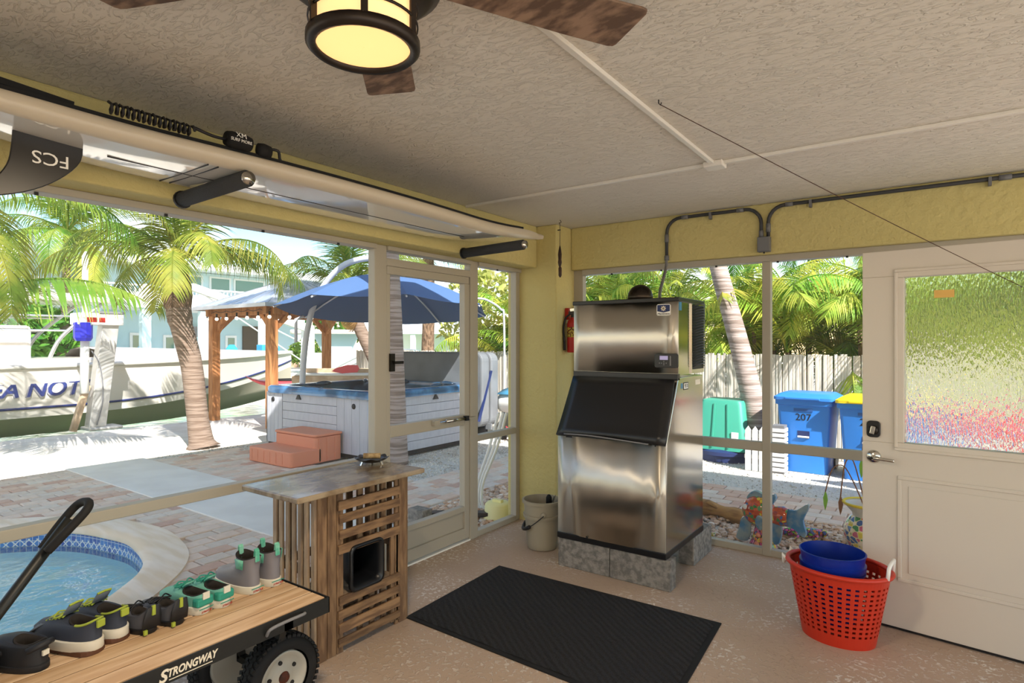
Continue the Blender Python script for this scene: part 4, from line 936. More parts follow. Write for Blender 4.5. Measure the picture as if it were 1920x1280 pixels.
def lay(x0, x1, y0, y1, hole=False, rot=False):
    lx, ly = (LX, LY) if not rot else (LY, LX)
    nx_ = int(round((x1 - x0) / lx)); ny_ = int(round((y1 - y0) / ly))
    for i in range(nx_):
        for j in range(-1, ny_ + 1):
            x = x0 + (i + .5) * lx + ((j % 2) * lx * .5 if rot else 0); y = y0 + (j + .5) * ly + ((i % 2) * ly * .5 if not rot else 0)
            if not (y0 - .02 <= y <= y1 + .02 and x0 - .02 <= x <= x1 + .02): continue
            if hole and inside(EDGE, x, y): continue
            spots.append((x, y, rot))
lay(-9.08, -3.12, -3.0, 2.98, True)
lay(-8.85, -4.10, 3.72, 4.98); lay(-5.0, -4.10, 4.98, 7.0); lay(-4.1, 3.5, 6.03, 6.95, rot=True)
vis = []
for q in spots:
    px, py, f = proj(q[0], q[1], G); vis.append((f if 0 < px < 1920 and 0 < py < 1280 and not (960 < px < 1320) else 99 + f, q))
vis.sort(key=lambda t: t[0])
pm = MB().add(*pav_geo()).mesh('paver'); rest = MB()
for k, (f, (x, y, rt)) in enumerate(vis):
    z = G - .002 + rnd_.uniform(-.005, .003); rz = rnd_.uniform(-.02, .02) + (PI / 2 if rt else 0)
    if k < 300: put('paver', pm, 'paver', PB, (x, y, z), (rnd_.uniform(-.008, .008), rnd_.uniform(-.008, .008), rz))
    else:
        M = Matrix.Translation((x, y, z)) @ Matrix.Rotation(rz, 4, 'Z'); v_, f_ = pav_geo(); rest.add([M @ Vector(q) for q in v_], f_)
tag(rest.build('pavers_beyond', 'paver', PB), None, None, None, 'stuff')
# ---------------- river rocks (uncountable)
ico = bmesh.new(); bmesh.ops.create_icosphere(ico, subdivisions=1, radius=1); icv = [v.co.copy() for v in ico.verts]; icf = [[v.index for v in f.verts] for f in ico.faces]; ico.free()
def rock_mat():
    m = mat('riverrock', 'C9A98C', .55); t = m.node_tree; p = t.nodes['Principled BSDF']; N = t.nodes.new; L = t.links.new
    g = N('ShaderNodeNewGeometry'); r = N('ShaderNodeValToRGB'); els = r.color_ramp.elements; els[0].color = lin('B98E6C'); els[1].color = lin('EFE6DA')
    for pos, c in ((.2, 'D8B594'), (.4, '9B8270'), (.6, 'E2CDB6'), (.8, 'C49A78')): els.new(pos).color = lin(c)
    L(g.outputs['Random Per Island'], r.inputs[0]); L(r.outputs[0], p.inputs['Base Color'])
rock_mat()
rk = MB()
def rocks(x0, x1, y0, y1, n, s0=.014, s1=.03):
    for _ in range(n):
        x, y = rnd_.uniform(x0, x1), rnd_.uniform(y0, y1); s = rnd_.uniform(s0, s1)
        R = Euler((rnd_.uniform(-.4, .4), rnd_.uniform(-.4, .4), rnd_.uniform(0, 6.3))).to_matrix(); z = -.095 + rnd_.uniform(0, .022)
        rk.add([R @ Vector((v.x * s * 1.3, v.y * s, v.z * s * .6)) + Vector((x, y, z)) for v in icv], icf)
rocks(-4.05, -3.15, 3.72, 5.98, 2600); rocks(-3.15, -2.62, 4.86, 5.98, 500); rocks(-2.62, 1.2, 4.69, 5.98, 4200)
tag(rk.build('river_rocks', 'riverrock', smooth=True, raw=True), 'tan and white river rocks filling the bed outside the screens', 'rocks', None, 'stuff')
# loose white gravel chips near the hot tub
gv = MB()
for _ in range(5200):
    if rnd_.random() < .5: x, y = rnd_.uniform(-6.2, -5.0), rnd_.uniform(5.0, 8.5)
    elif rnd_.random() < .5: x, y = rnd_.uniform(-9.8, -8.0), rnd_.uniform(4.0, 5.6)
    else: x, y = rnd_.uniform(-4.2, 1.5), rnd_.uniform(6.9, 8.6)
    s = rnd_.uniform(.008, .018); R = Euler((rnd_.uniform(0, 3), rnd_.uniform(0, 3), rnd_.uniform(0, 6.3))).to_matrix()
    gv.add([R @ (Vector(v) * s) + Vector((x, y, -.102)) for v in ((1, 0, 0), (-1, 0, 0), (0, 1, 0), (0, -1, 0), (0, 0, .7), (0, 0, -.7))], [(0, 2, 4), (2, 1, 4), (1, 3, 4), (3, 0, 4)])
mat('chip', 'E4DED3', .9, col2='BDB4A8', ns=3)
tag(gv.build('gravel_chips', 'chip', raw=True), 'loose white gravel chips around the hot tub and bins', 'gravel', None, 'stuff')
# ================================================================ hot tub
HT = thing('hot_tub', 'grey panelled hot tub with marbled blue rim', 'hot tub', (-7.45, 6.6, G))
mat('tubpanel', 'C2C3CA', .7, col2='BBBCC4', ns=4, stretch=(5, 5, 1), rnd=.04); mat('tubrim', '4E82B0', .15, col2='2F5478', ns=4, detail=5, coat=.5); mat('tubin', '34506A', .12, col2='22364A', ns=5, coat=.5)
x0, x1, y0, y1 = -8.68 + 7.45, -6.2 + 7.45, 5.46 - 6.6, 7.72 - 6.6
box('plinth', (x0 + .02, x1 - .02, y0 + .02, y1 - .02, 0, .06), 'black', HT)
box('core', (x0 + .02, x1 - .02, y0 + .02, y1 - .02, .06, .60), 'black', HT)
def rboards(face, a0, a1, vertical):
    n = 4 if vertical else 6
    for i in range(n):
        if vertical:
            u0 = a0 + (a1 - a0) * i / n; u1 = a0 + (a1 - a0) * (i + 1) / n - .004; z0, z1 = .065, .85
        else: u0, u1 = a0, a1; z0 = .065 + .785 * i / n; z1 = .065 + .785 * (i + 1) / n - .005
        if face == 'y': bx = (u0, u1, y0, y0 + .025, z0, z1)
        elif face == 'x': bx = (x1 - .025, x1, u0, u1, z0, z1)
        box('side_board', bx, 'tubpanel', HT, .004)
rboards('y', x0, x0 + .42, True); rboards('y', x0 + .43, x1 - .75, False); rboards('y', x1 - .745, x1 - .1, True)
rboards('x', y0 + .1, y0 + .55, True); rboards('x', y0 + .56, y1 - .12, False); rboards('x', y1 - .115, y1, True)
ring = []
for k in range(9): a = -PI / 2 + PI / 2 * k / 8; ring.append((x1 - .1 + .1 * math.cos(a), y0 + .1 + .1 * math.sin(a)))
MB().loft([[(x, y, .065), (x, y, .85)] for x, y in ring], False, False).build('corner_board', 'tubpanel', HT, True, solid=.01)
box('back_wall', (x0, x1, y1 - .02, y1, .06, .85), 'tubpanel', HT); box('side_wall', (x0, x0 + .02, y0, y1, .06, .85), 'tubpanel', HT)
R0 = rrect(x0 - .03, x1 + .03, y0 - .03, y1 + .03, .16, 6); R1 = rrect(x0 + .16, x1 - .16, y0 + .16, y1 - .16, .3, 6); R2 = rrect(x0 + .4, x1 - .4, y0 + .4, y1 - .4, .4, 6)
lift = lambda P, z: [(x, y, z) for x, y in P]
MB().loft([lift(R0, .845), lift(R0, .93), lift(rrect(x0, x1, y0, y1, .16, 6), .955), lift(R1, .95), lift(R1, .94)], False).build('rim', 'tubrim', HT, auto=60)
MB().loft([lift(R1, .94), lift(rrect(x0 + .2, x1 - .2, y0 + .2, y1 - .2, .3, 6), .62), lift(R2, .58), lift(R2, .25)], False).add(lift(R2, .25), [tuple(range(len(R2)))]).build('basin', 'tubin', HT, True)
for i, (x, y, a) in enumerate(((x0 + .25, y0 + .9, 0), (x0 + .3, y1 - .5, .8), (x1 - .5, y1 - .2, 1.5), (x1 - .25, y1 - .7, 0), (x0 + .9, y1 - .18, 1.5))):
    MB().blob((0, 0, 0), 1, 14, 7, (.05, .16, .04)).build('headrest', 'tubin', HT, True, loc=(x, y, .945), rot=(0, 0, a))
cpn = box('control_panel', (-.35, .05, y0 + .02, y0 + .12, .93, .965), 'tubrim', HT, .01); box('keypad', (-.30, .0, y0 + .035, y0 + .105, .965, .97), 'black', cpn)
for x, f in ((x0 + .18, 0), (x1 - .38, 0)): MB().lathe([(0, -.012), (.035, -.01), (.04, 0)], 16, (x, y0, .74), axis='y').build('cover_lock', 'black', HT, True)
MB().prism([(-.06, .77), (.06, .77), (.0, .86)], 0, .02, lambda u, v, z: (u - .38, y0 - z, v)).build('rim_light', 'black', HT); MB().prism([(-.06, .77), (.06, .77), (.0, .86)], 0, .02, lambda u, v, z: (x1 + z, u + .1, v)).build('rim_light', 'black', HT)
HC = thing('hot_tub_cover', 'grey vinyl hot tub cover folded upright behind the tub', 'tub cover', (-7.3, 8.06, .12))
mat('vinyl', '75787B', .6, col2='6A6D70', ns=3)
for dy, nm in ((-.13, 'front_half'), (.12, 'back_half')):
    pr_ = rrect(-1.12, 1.12, .0, 1.26, .14, 5); MB().prism(pr_, dy - .11, dy + .10, lambda u, v, z: (u, z, v)).build(nm, 'vinyl', HC, bevel=.03)
MB().beam((1.13, .0, .95), (1.14, -.35, .12), .05, .012).build('strap', 'navy', HC); box('skirt', (-1.13, 1.14, -.02, .02, -.05, .05), 'vinyl', HC)
o_ = MB().box(-.05, .05, -.05, .05, -.2, .02); 
for s in (-1, 1): MB().beam((s * .9, 0, -.2), (s * .9, 0, .08), .08, .25).build('lifter_leg', 'black', HC)
# steps
STP = thing('spa_steps', 'terracotta plastic two-tread steps against the hot tub', 'steps', (-7.27, 5.02, G))
mat('terracotta', 'DC8C6C', .6)
MB().prism(rrect(-.49, .49, -.42, .10, .05), 0, .20).build('lower_tread', 'terracotta', STP, bevel=.015)
b = MB().prism(rrect(-.44, .48, -.04, .41, .05), 0, .345); b.build('upper_body', 'terracotta', STP, bevel=.012)
MB().prism(rrect(-.45, .49, -.05, .42, .04), .35, .385).build('lid', 'terracotta', STP, bevel=.012)
for i in range(6): box('riser_groove', (-.40 + i * .14, -.385 + i * .14, -.425, -.418, .03, .17), 'terracotta', STP)
for i in range(3): box('side_rib', (.482, .49, .02 + i * .13, .05 + i * .13, .02, .33), 'terracotta', STP, .003)
# umbrella
UM = thing('cantilever_umbrella', 'large navy cantilever umbrella over the hot tub', 'umbrella', (-9.02, 6.34, G))
ux, uy, uz = UM.location
mat('umbrella', '46648F', .8); mat('polewhite', 'C9CCD2', .4)
C0 = Vector((-7.33 - ux, 6.75 - uy, 2.07 - uz)); Rr = 1.70
tilt = Matrix.Rotation(math.radians(-5.0), 3, Vector((ca_, sa_, 0)))
def upt(r, a, dz): return C0 + tilt @ Vector((r * math.cos(a), r * math.sin(a), dz))
for k in range(8):
    a0, a1 = 2 * PI * k / 8 + .2, 2 * PI * (k + 1) / 8 + .2; rings = []
    for t in [j / 6 for j in range(7)]:
        ring = []
        for s in [q / 6 for q in range(7)]:
            a = a0 + (a1 - a0) * s; rr_ = Rr * (t + .015) * (1 - .075 * math.sin(PI * s) * t ** 2); ring.append(upt(rr_, a, .60 * (1 - t) ** 1.0 * (1 - .0) + .10 * math.sin(PI * t) - .035 * math.sin(PI * s) * t))
        rings.append(ring)
    MB().loft(rings, False, False).build('canopy_panel', 'umbrella', UM, True)
    rb = [upt(Rr * (t + .01), a0, .60 * (1 - t) + .10 * math.sin(PI * t) - .03) for t in [j / 8 for j in range(9)]]
    MB().tube(rb, .014, 6).build('rib', 'polewhite', UM)
MB().lathe([(.0, .08), (.03, .07), (.05, .03), (.06, 0), (0, 0)], 14, upt(0, 0, .62)).build('finial', 'umbrella', UM, True)
pts = [(-9.02, 6.34, G), (-9.019, 6.346, .544), (-8.953, 6.332, 1.197), (-8.842, 6.349, 1.844), (-8.608, 6.393, 2.389), (-8.173, 6.518, 2.827), (-7.69, 6.678, 2.949), (-7.40, 6.77, 2.87), (-7.33, 6.77, 2.72)]
MB().tube([Vector(p) - Vector((ux, uy, uz)) for p in spline(pts, 6)], .05, 12).build('pole', 'polewhite', UM, True)
MB().lathe([(.0, .0), (.3, .0), (.3, .06), (.08, .08), (.0, .08)], 20).build('base', 'grey', UM, True)
MB().tube([Vector(p) - Vector((ux, uy, uz)) for p in ((-8.98, 6.20, 1.55), (-8.98, 6.20, 1.95), (-8.9, 6.3, 2.0))], .028, 8).build('crank', 'polewhite', UM, True)
# patio lantern pole seen right of the umbrella
LP = thing('pole_light', 'thin white hooked pole right of the umbrella', 'pole', (-6.55, 8.95, G))
MB().tube(spline([(0, 0, 0), (0, 0, 2.0), (-.05, -.04, 2.25), (-.25, -.2, 2.42), (-.4, -.3, 2.45)], 6), .02, 8).build('pole', 'polewhite', LP, True); MB().lathe([(0, 0), (.05, 0), (.05, .03), (0, .03)], 12).build('foot', 'polewhite', LP)
# ================================================================ pavilion
HU = thing('pavilion', 'timber pavilion with grey metal hip roof and string lights', 'pavilion', (-11.45, 8.08, -.1))
mat('cedar', 'B97F4F', .8, col2='9C6438', ns=4, stretch=(5, 5, .7), bump=.15, bs=20, rnd=.08); mat('metalroof', 'B9BCC2', .4, .4)
hx_, hy_ = 1.05, 1.43
for sx in (-1, 1):
    for sy in (-1, 1):
        box('post', (sx * hx_ - .085, sx * hx_ + .085, sy * hy_ - .085, sy * hy_ + .085, 0, 2.3), 'cedar', HU, .008)
        MB().beam((sx * hx_, sy * (hy_ - .05), 1.85), (sx * (hx_ - .42), sy * (hy_ - .05), 2.25), .09, .09).build('brace', 'cedar', HU); MB().beam((sx * (hx_ - .02), sy * hy_, 1.85), (sx * (hx_ - .02), sy * (hy_ - .42), 2.25), .09, .09).build('brace', 'cedar', HU)
for s in (-1, 1):
    box('beam', (-hx_ - .16, hx_ + .16, s * hy_ - .06, s * hy_ + .06, 2.2, 2.38), 'cedar', HU, .006); box('beam', (s * hx_ - .06, s * hx_ + .06, -hy_ - .16, hy_ + .16, 2.2, 2.38), 'cedar', HU, .006)
ez, az = 2.36, 3.02; ex, ey = hx_ + .33, hy_ + .33
ap = [(0, -.35, az), (0, .35, az)]; cor = {(sx, sy): (sx * ex, sy * ey, ez) for sx in (-1, 1) for sy in (-1, 1)}
def panels(e0, e1, a0, a1, n):
    for i in range(n):
        l = lambda p, q, t: tuple(p[k] + (q[k] - p[k]) * t for k in range(3)); t0, t1 = i / n, (i + 1) / n
        MB().quad(l(e0, e1, t0), l(e0, e1, t1), l(a0, a1, t1), l(a0, a1, t0)).build('roof_panel', 'metalroof', HU, solid=.02); MB().beam(l(e0, e1, t0), l(a0, a1, t0), .03, .035).build('roof_seam', 'metalroof', HU)
panels(cor[1, -1], cor[1, 1], ap[0], ap[1], 8); panels(cor[-1, -1], cor[-1, 1], ap[0], ap[1], 8); panels(cor[-1, -1], cor[1, -1], ap[0], ap[0], 6); panels(cor[-1, 1], cor[1, 1], ap[1], ap[1], 6)
for a, b_ in (((1, -1), (1, 1)), ((-1, -1), (-1, 1)), ((-1, -1), (1, -1)), ((-1, 1), (1, 1))): MB().beam(cor[a], cor[b_], .03, .07).build('fascia', 'metalroof', HU)
mat('bulb', 'FFF2D8', .3, emis=1.2)
SLT = thing('string_lights', 'string of small round bulbs along the pavilion beam', 'string lights', (-11.45, 6.55, 2.2))
wire = []
for i in range(25): x = -1.2 + 2.4 * i / 24; wire.append((x, .0, -.0 - .035 * abs(math.sin(i * PI / 4))))
MB().tube(wire, .006, 5).build('wire', 'black', SLT)
bm0 = MB().blob((0, 0, 0), .035, 10, 7).mesh('bulb', True); sk0 = MB().tube([(0, 0, .03), (0, 0, .11)], .018, 8).mesh('socket')
for i in range(7):
    x = -1.15 + i * .38; q = put('bulb', bm0, 'bulb', SLT, (x, 0, -.16)); put('socket', sk0, 'black', q)
for i in range(5): q = put('bulb', bm0, 'bulb', SLT, (1.25, .35 + i * .5, -.16)); put('socket', sk0, 'black', q)
# dock table, red kayaks
TB = thing('dock_table', 'long pale wooden fish-cleaning table behind the hot tub', 'table', (-9.75, 7.75, -.1))
mat('driftwood', 'C9AF92', .85, col2='B0967A', ns=5)
M = Matrix.Rotation(math.radians(35), 4, 'Z')
for nm, bx, m_ in (('apron', (-.85, .85, -.35, .35, .84, 1.0), 'driftwood'), ('top', (-.82, .82, -.32, .32, 1.0, 1.03), 'white'), ('back_ledge', (-.85, .85, .32, .38, 1.0, 1.12), 'driftwood')): MB().box(*bx, M).build(nm, m_, TB, bevel=.01)
for sx in (-1, 1): MB().box(sx * .55 - .06, sx * .55 + .06, -.2, .2, 0, .85, M).build('leg', 'driftwood', TB)
mat('kayakred', 'D24A52', .35)
def kayak(lb, loc, rot, m_, Lk=2.6, w_=.33, h_=.2):
    K = thing('kayak', lb, 'kayak', loc); K.rotation_euler = rot; rings = []
    for i in range(15):
        t = i / 14; s = math.sin(PI * min(.99, max(.01, t))) ** .7; rk_ = .16 * (2 * t - 1) ** 4
        rings.append([((t - .5) * Lk, w_ * s * math.cos(a), rk_ + h_ * .5 + h_ * .55 * s * math.sin(a) * (.7 if math.sin(a) > 0 else 1)) for a in [2 * PI * k / 14 for k in range(14)]])
    MB().loft(rings).build('hull', m_, K, True)
    MB().lathe([(.9, -.01), (1.0, .0), (1.0, .03), (.9, .03)], 20, (0, 0, h_ * .87), sx=.42, sy=w_ * .7).build('cockpit_rim', 'black', K, True)
    return K
kayak('red kayak end peeking out left of the umbrella pole', (-10.9, 7.5, .62), (0, 0, math.radians(50)), 'kayakred', 1.9, .28, .17)
o = MB().prism([(0, .0), (.1, .06), (.32, .10), (.52, .08), (.55, .0), (.5, -.06), (.2, -.06)], -.01, .01, lambda u, v, z: (u, z, v)).build('paddle_blade', 'kayakred', bevel=.004); o.location = (-9.72, 7.52, .985); o.rotation_euler = (0, -.08, math.radians(35)); tag(o, 'red paddle blade lying on the pale fish-cleaning table', 'paddle')
for k, dx in enumerate((-.6, .6)): pass
SH = thing('kayak_stand', 'low wooden stand under the red kayak', 'stand', (-10.9, 7.5, -.1))
MB().box(-.3, .3, -.04, .04, 0, .72, Matrix.Rotation(math.radians(-40), 4, 'Z')).build('panel', 'driftwood', SH)
# dinghy rack right of the tub cover
DG = thing('dinghy', 'white inflatable dinghy under a bright blue cover beyond the tub cover', 'dinghy', (-4.9, 8.75, .30))
MB().tube(spline([(-1.3, -.3, .2), (-.6, -.42, .2), (.5, -.42, .2), (1.1, -.25, .24), (1.3, 0, .3), (1.1, .25, .24), (.5, .42, .2), (-.6, .42, .2), (-1.3, .3, .2)], 5), .17, 12).build('tube', 'white', DG, True)
mat('tarpblue', '5FB6E0', .5)
rings = [[(x, y, .36 + .22 * (1 - (y / .5) ** 2) * (1 - (x / 1.35) ** 2 * .6)) for y in (-.5, -.3, -.1, .1, .3, .5)] for x in (-1.3, -.9, -.4, 0, .4, .9, 1.3)]
MB().loft(rings, False, False).build('cover', 'tarpblue', DG, True, solid=.01); box('floor', (-1.2, 1.1, -.35, .35, .06, .14), 'grey', DG)
DGS = thing('dinghy_stand', 'wooden box stand with white posts holding the dinghy', 'stand', (-4.9, 8.75, -.1))
box('crate', (-1.0, 1.0, -.3, .3, .12, .42), 'cedar', DGS, .01)
for i in range(4): box('post', (-.95 + i * .6, -.87 + i * .6, -.35, -.31, .0, .42), 'white_plastic', DGS, .004)
kayak('red and blue kayak low on the gravel beside the hot tub cover', (-5.15, 8.15, -.1), (0, 0, .05), 'kayakred', 1.5, .2, .16)
kb = box('stone_block', (-6.1, -5.98, 8.15, 8.25, -.1, .06), 'black'); tag(kb, 'small dark block on the gravel by the tub cover', 'block')
# hoses outside the narrow panel
HS = thing('garden_hose', 'white hoses looping down beside the corner column outside', 'hose', (-3.55, 4.55, G))
for i, dx in enumerate((0, .05, .09)):
    MB().tube(spline([(.12 + dx, .05, .95), (.03 + dx, .02, .62), (-.10 + dx * .7, 0, .25), (-.14 + dx * 1.2, 0, .03), (-.02 + dx, .06, .015), (.22, .1 + dx, .015)], 8), .014, 8).build('hose', 'white_plastic', HS, True)
MB().loft([[(.08 + .06 * k * c, .08, .95 - .2 * k) for c in (-1, 1)] for k in (0.2, .8, 1, .8, .3)], False, False)
pb = thing('valve_box', 'pale yellow pump cap half sunk in the river rocks', 'valve box', (-3.33, 4.45, G)); mat('paleyellow', 'E9E2A2', .6)
MB().lathe([(.001, .14), (.10, .14), (.12, .12), (.125, .03), (.15, .02), (.15, 0)], 20).build('cap', 'paleyellow', pb, True); MB().box(-.05, .05, -.02, .02, .14, .165).build('lug', 'paleyellow', pb)
o = MB().box(-.3, .3, -.05, .05, 0, .04).build('timber_edge', 'darkwood', bevel=.005); o.location = (-3.62, 4.20, -.06); o.rotation_euler = (0, 0, .62); tag(o, 'dark timber strip edging the river rocks', 'timber')
o = MB().box(-.09, .09, -.06, .06, 0, .20).build('concrete_block', 'concrete_block', bevel=.01); o.location = (-3.62, 3.72, -.08); tag(o, 'grey concrete block standing outside the screen door', 'block')
# ================================================================ fence and bins
FN = thing('reed_fence', 'weathered white reed fence behind the bins', 'fence', (-3, 9.4, -.1))
mat('reed', 'D9D2C6', .9, col2='BFB5A6', ns=5, stretch=(6, 6, 1), rnd=.12)
rm = MB().prism(rrect(-.024, .024, -.012, .012, .011, 2), 0, 1).mesh('reed')
x = -8.2; i = 0
while x < 5.2:
    w_ = random.uniform(.8, 1.15); o = put('reed', rm, 'reed', FN, (x, random.uniform(-.008, .008), 0), (random.uniform(-.006, .006), random.uniform(-.010, .010), 0), (w_, 1, 1.47 + random.uniform(-.018, .018)))
    x += .0455 * w_ + random.uniform(0, .002)
for z in (.3, .8, 1.25): box('fence_rail', (-8.2, 5.2, .02, .05, z - .03, z + .03), 'driftwood', FN)
mat('binrecess', '1E5496', .6)
def bin_(lb, loc, rz, lid, num):
    B = thing('wheelie_bin', lb, 'bin', loc, rz)
    mat('binblue', '2F7FD6', .45) if 'binblue' not in MATS else None
    r0 = rrect(-.26, .26, -.26, .26, .04, 3); r1 = rrect(-.31, .31, -.31, .31, .04, 3)
    lf = lambda P, z: [(x, y, z) for x, y in P]
    MB().loft([lf(r0, 0), lf(r0, .03), lf(rrect(-.275, .275, -.275, .275, .04, 3), .3), lf(r1, .85), lf(rrect(-.335, .335, -.335, .335, .04, 3), .86), lf(rrect(-.335, .335, -.335, .335, .04, 3), .92)]).build('body', 'binblue', B, auto=40)
    ld = MB().loft([lf(rrect(-.35, .35, -.36, .35, .05, 3), .92), lf(rrect(-.35, .35, -.36, .35, .05, 3), .955), lf(rrect(-.28, .28, -.29, .30, .06, 3), 1.0)]).build('lid', lid, B, auto=40)
    box('lid_handle', (-.2, .2, -.38, -.355, .93, .955), lid, ld, .005)
    rc = box('grab_recess', (-.11, .11, -.313, -.285, .775, .815), 'binrecess', B); text('number', num, .125, 'black', B, (0, -.3035, .70), (PI / 2 + .064, 0, 0))
    box('bar_recess', (-.07, .07, -.292, -.268, .44, .53), 'navy', B); MB().tube([(-.065, -.298, .455), (.065, -.298, .455)], .012, 8).build('catch_bar', 'white', B)
    for s in (-1, 1): MB().lathe([(0, 0), (.11, 0), (.11, .05), (0, .05)], 18, axis='x').build('wheel', 'black', B, loc=(s * .26 - (.025), .26, .11))
bin_('blue wheelie bin with blue lid numbered 207', (-1.35, 8.56, -.1), -.05, 'binblue' if 'binblue' in MATS else mat('binblue', '2F7FD6', .45), '207')
bin_('blue wheelie bin with yellow lid half hidden by the white door', (-.63, 8.44, -.1), -.05, 'yellowpaint', '207')
CB = thing('compost_bin', 'green plastic composter on a round dark base', 'composter', (-2.44, 8.72, -.1))
mat('compost', '3E9C84', .5)
lf = lambda P, z: [(x, y, z) for x, y in P]
MB().loft([lf(rrect(-.36, .36, -.36, .36, .08, 4), .16), lf(rrect(-.29, .29, -.29, .29, .07, 4), .80), lf(rrect(-.27, .27, -.27, .27, .07, 4), .84)]).build('body', 'compost', CB, auto=40)
for x in (-.1, .12): MB().beam((x, -.365, .2), (x * .8, -.295, .8), .02, .02).build('rib', 'compost', CB)
MB().lathe([(.0, 0), (.40, 0), (.40, .08), (.43, .09), (.43, .14), (.36, .17), (0, .17)], 28).build('base_tray', 'navy', CB, auto=40); box('badge', (.16, .25, -.35, -.335, .32, .42), 'white', CB)
PK = thing('picket_edging', 'short white picket panel standing before the composter', 'picket', (-1.85, 8.05, -.1))
mat('picketwhite', 'D6D3CE', .8)
for i in range(4): MB().prism([(-.035, 0), (.035, 0), (.035, .52), (.0, .57), (-.035, .52)], -.012, .012, lambda u, v, z: (u + i * .085 - .13, z, v)).build('picket', 'picketwhite', PK)
for z in (.15, .42): box('rail', (-.18, .18, .012, .03, z, z + .05), 'picketwhite', PK)
SHP = thing('louvre_crate', 'grey slatted box beside the blue bin', 'crate', (-1.62, 8.15, -.1))
for i in range(9): box('slat', (-.08, .08, -.1, .1, .02 + i * .062, .065 + i * .062), 'picketwhite', SHP, .003)
box('frame', (-.07, .07, -.09, .09, 0, .6), 'grey', SHP)
kayak('red kayak on a stand seen through the rippled door glass', (1.3, 7.6, .52), (0, 0, .1), 'kayakred', 3.0, .36, .32)
KS = thing('kayak_stand', 'trestle under the red kayak behind the door', 'stand', (1.3, 7.6, -.1))
for s in (-.8, .8): box('trestle', (s - .05, s + .05, -.25, .25, 0, .62), 'driftwood', KS)
# ================================================================ talavera pottery in the rock bed
def tal_mat(nm, base, cols, sc):
    m = mat(nm, base, .12, coat=.6); t = m.node_tree; p = t.nodes['Principled BSDF']; N = t.nodes.new; L = t.links.new
    tc = N('ShaderNodeTexCoord'); v = N('ShaderNodeTexVoronoi'); v.inputs['Scale'].default_value = sc; L(tc.outputs['Object'], v.inputs[0]); v2 = N('ShaderNodeTexVoronoi'); v2.feature = 'DISTANCE_TO_EDGE'; v2.inputs['Scale'].default_value = sc; L(tc.outputs['Object'], v2.inputs[0])
    sp = N('ShaderNodeSeparateColor'); L(v.outputs['Color'], sp.inputs[0]); r = N('ShaderNodeValToRGB'); r.color_ramp.interpolation = 'CONSTANT'; els = r.color_ramp.elements
    els[0].color = lin(cols[0]); els[1].position = .99; els[1].color = lin(cols[-1])
    for i, c in enumerate(cols[1:-1]): els.new((i + 1) / (len(cols) - 1)).color = lin(c)
    L(sp.outputs[0], r.inputs[0]); mx = N('ShaderNodeMixRGB'); lt_ = N('ShaderNodeMath'); lt_.operation = 'GREATER_THAN'; lt_.inputs[1].default_value = .07; L(v2.outputs['Distance'], lt_.inputs[0])
    L(lt_.outputs[0], mx.inputs[0]); mx.inputs[1].default_value = lin(base); L(r.outputs[0], mx.inputs[2]); L(mx.outputs[0], p.inputs['Base Color'])
tal_mat('talfish', 'C2552A', ['D8582A', 'E0C93A', 'C24A26', '2C5FA0', 'D8712A', '3B8A4A', 'A8341E', 'D8582A'], 34); tal_mat('talpot', 'E6D9A8', ['2C5FA0', 'E0C93A', 'C75A78', '3B8A4A', 'F0E2C8', '4A3A6A', 'D8582A'], 24); tal_mat('tallizard', '2A2228', ['D85A9A', '6FBF3A', 'E0782A', 'C0408A', '3A5AA0', 'F0D040', 'B03A5A'], 40)
mat('finblue', '3F7FAE', .2, col2='8FA6AE', ns=9, stretch=(1, 1, 1), coat=.4)
FS = thing('fish_sculpture', 'glazed ceramic fish with blue fins standing in the river rocks', 'sculpture', (-1.12, 5.02, -.10), -.1)
MB().blob((0, 0, 0), .12, 20, 14, (1.12, .72, 1.02)).build('body', 'talfish', FS, True, loc=(-.03, 0, .30))
MB().lathe([(.062, .0), (.072, .05), (.078, .10), (.066, .14)], 20, axis='x', sy=1, sx=.8).build('tail_stem', 'talfish', FS, True, loc=(.05, 0, .29), rot=(0, 0, 0))
def fin_(nm, poly, loc, rot, th=.012): MB().prism([(p.x, p.y) for p in spline([(a, b_, 0) for a, b_ in poly], 4, True)], -th, th, lambda u, v, z: (u, z, v)).build(nm, 'finblue', FS, bevel=.006, loc=loc, rot=rot)
fin_('tail_fin', [(0, .05), (.08, .07), (.16, .13), (.165, .09), (.13, .0), (.15, -.09), (.13, -.13), (.06, -.08), (0, -.06)], (.17, 0, .29), (0, 0, 0), .016)
fin_('dorsal_fin', [(-.10, 0), (-.08, .05), (-.03, .075), (.05, .05), (.11, .07), (.12, .03), (.08, -.02), (0, -.0)], (-.02, 0, .385), (0, 0, 0), .02)
fin_('side_fin', [(0, .05), (.05, .03), (.04, -.03), (.015, -.07), (-.02, -.02)], (-.01, -.092, .24), (.25, 0, 0)); fin_('lower_fin', [(-.02, .06), (.04, .07), (.05, -.05), (.02, -.12), (-.06, -.11), (-.04, -.02)], (-.14, -.02, .17), (0, 0, .2)); fin_('lower_fin', [(-.04, .07), (.04, .08), (.06, .0), (.03, -.10), (-.04, -.08)], (.09, -.01, .17), (0, 0, 0))
MB().lathe([(.05, .24), (.06, .18), (.085, .08), (.11, .03), (.12, 0), (.0, 0)], 18).build('coral_base', 'tallizard', FS, True, loc=(0, 0, 0))
b = MB()
for i in range(6):
    z = .03 + i * .032; b.blob((.018 * (-1) ** i, -.105 + .012 * i, z), .020, 8, 6)
b.build('coral_branch', 'terracotta', FS, True)
for sx in (-1,): MB().blob((-.12, -.055, .33), .022, 10, 8).build('eye', 'white', FS, True)
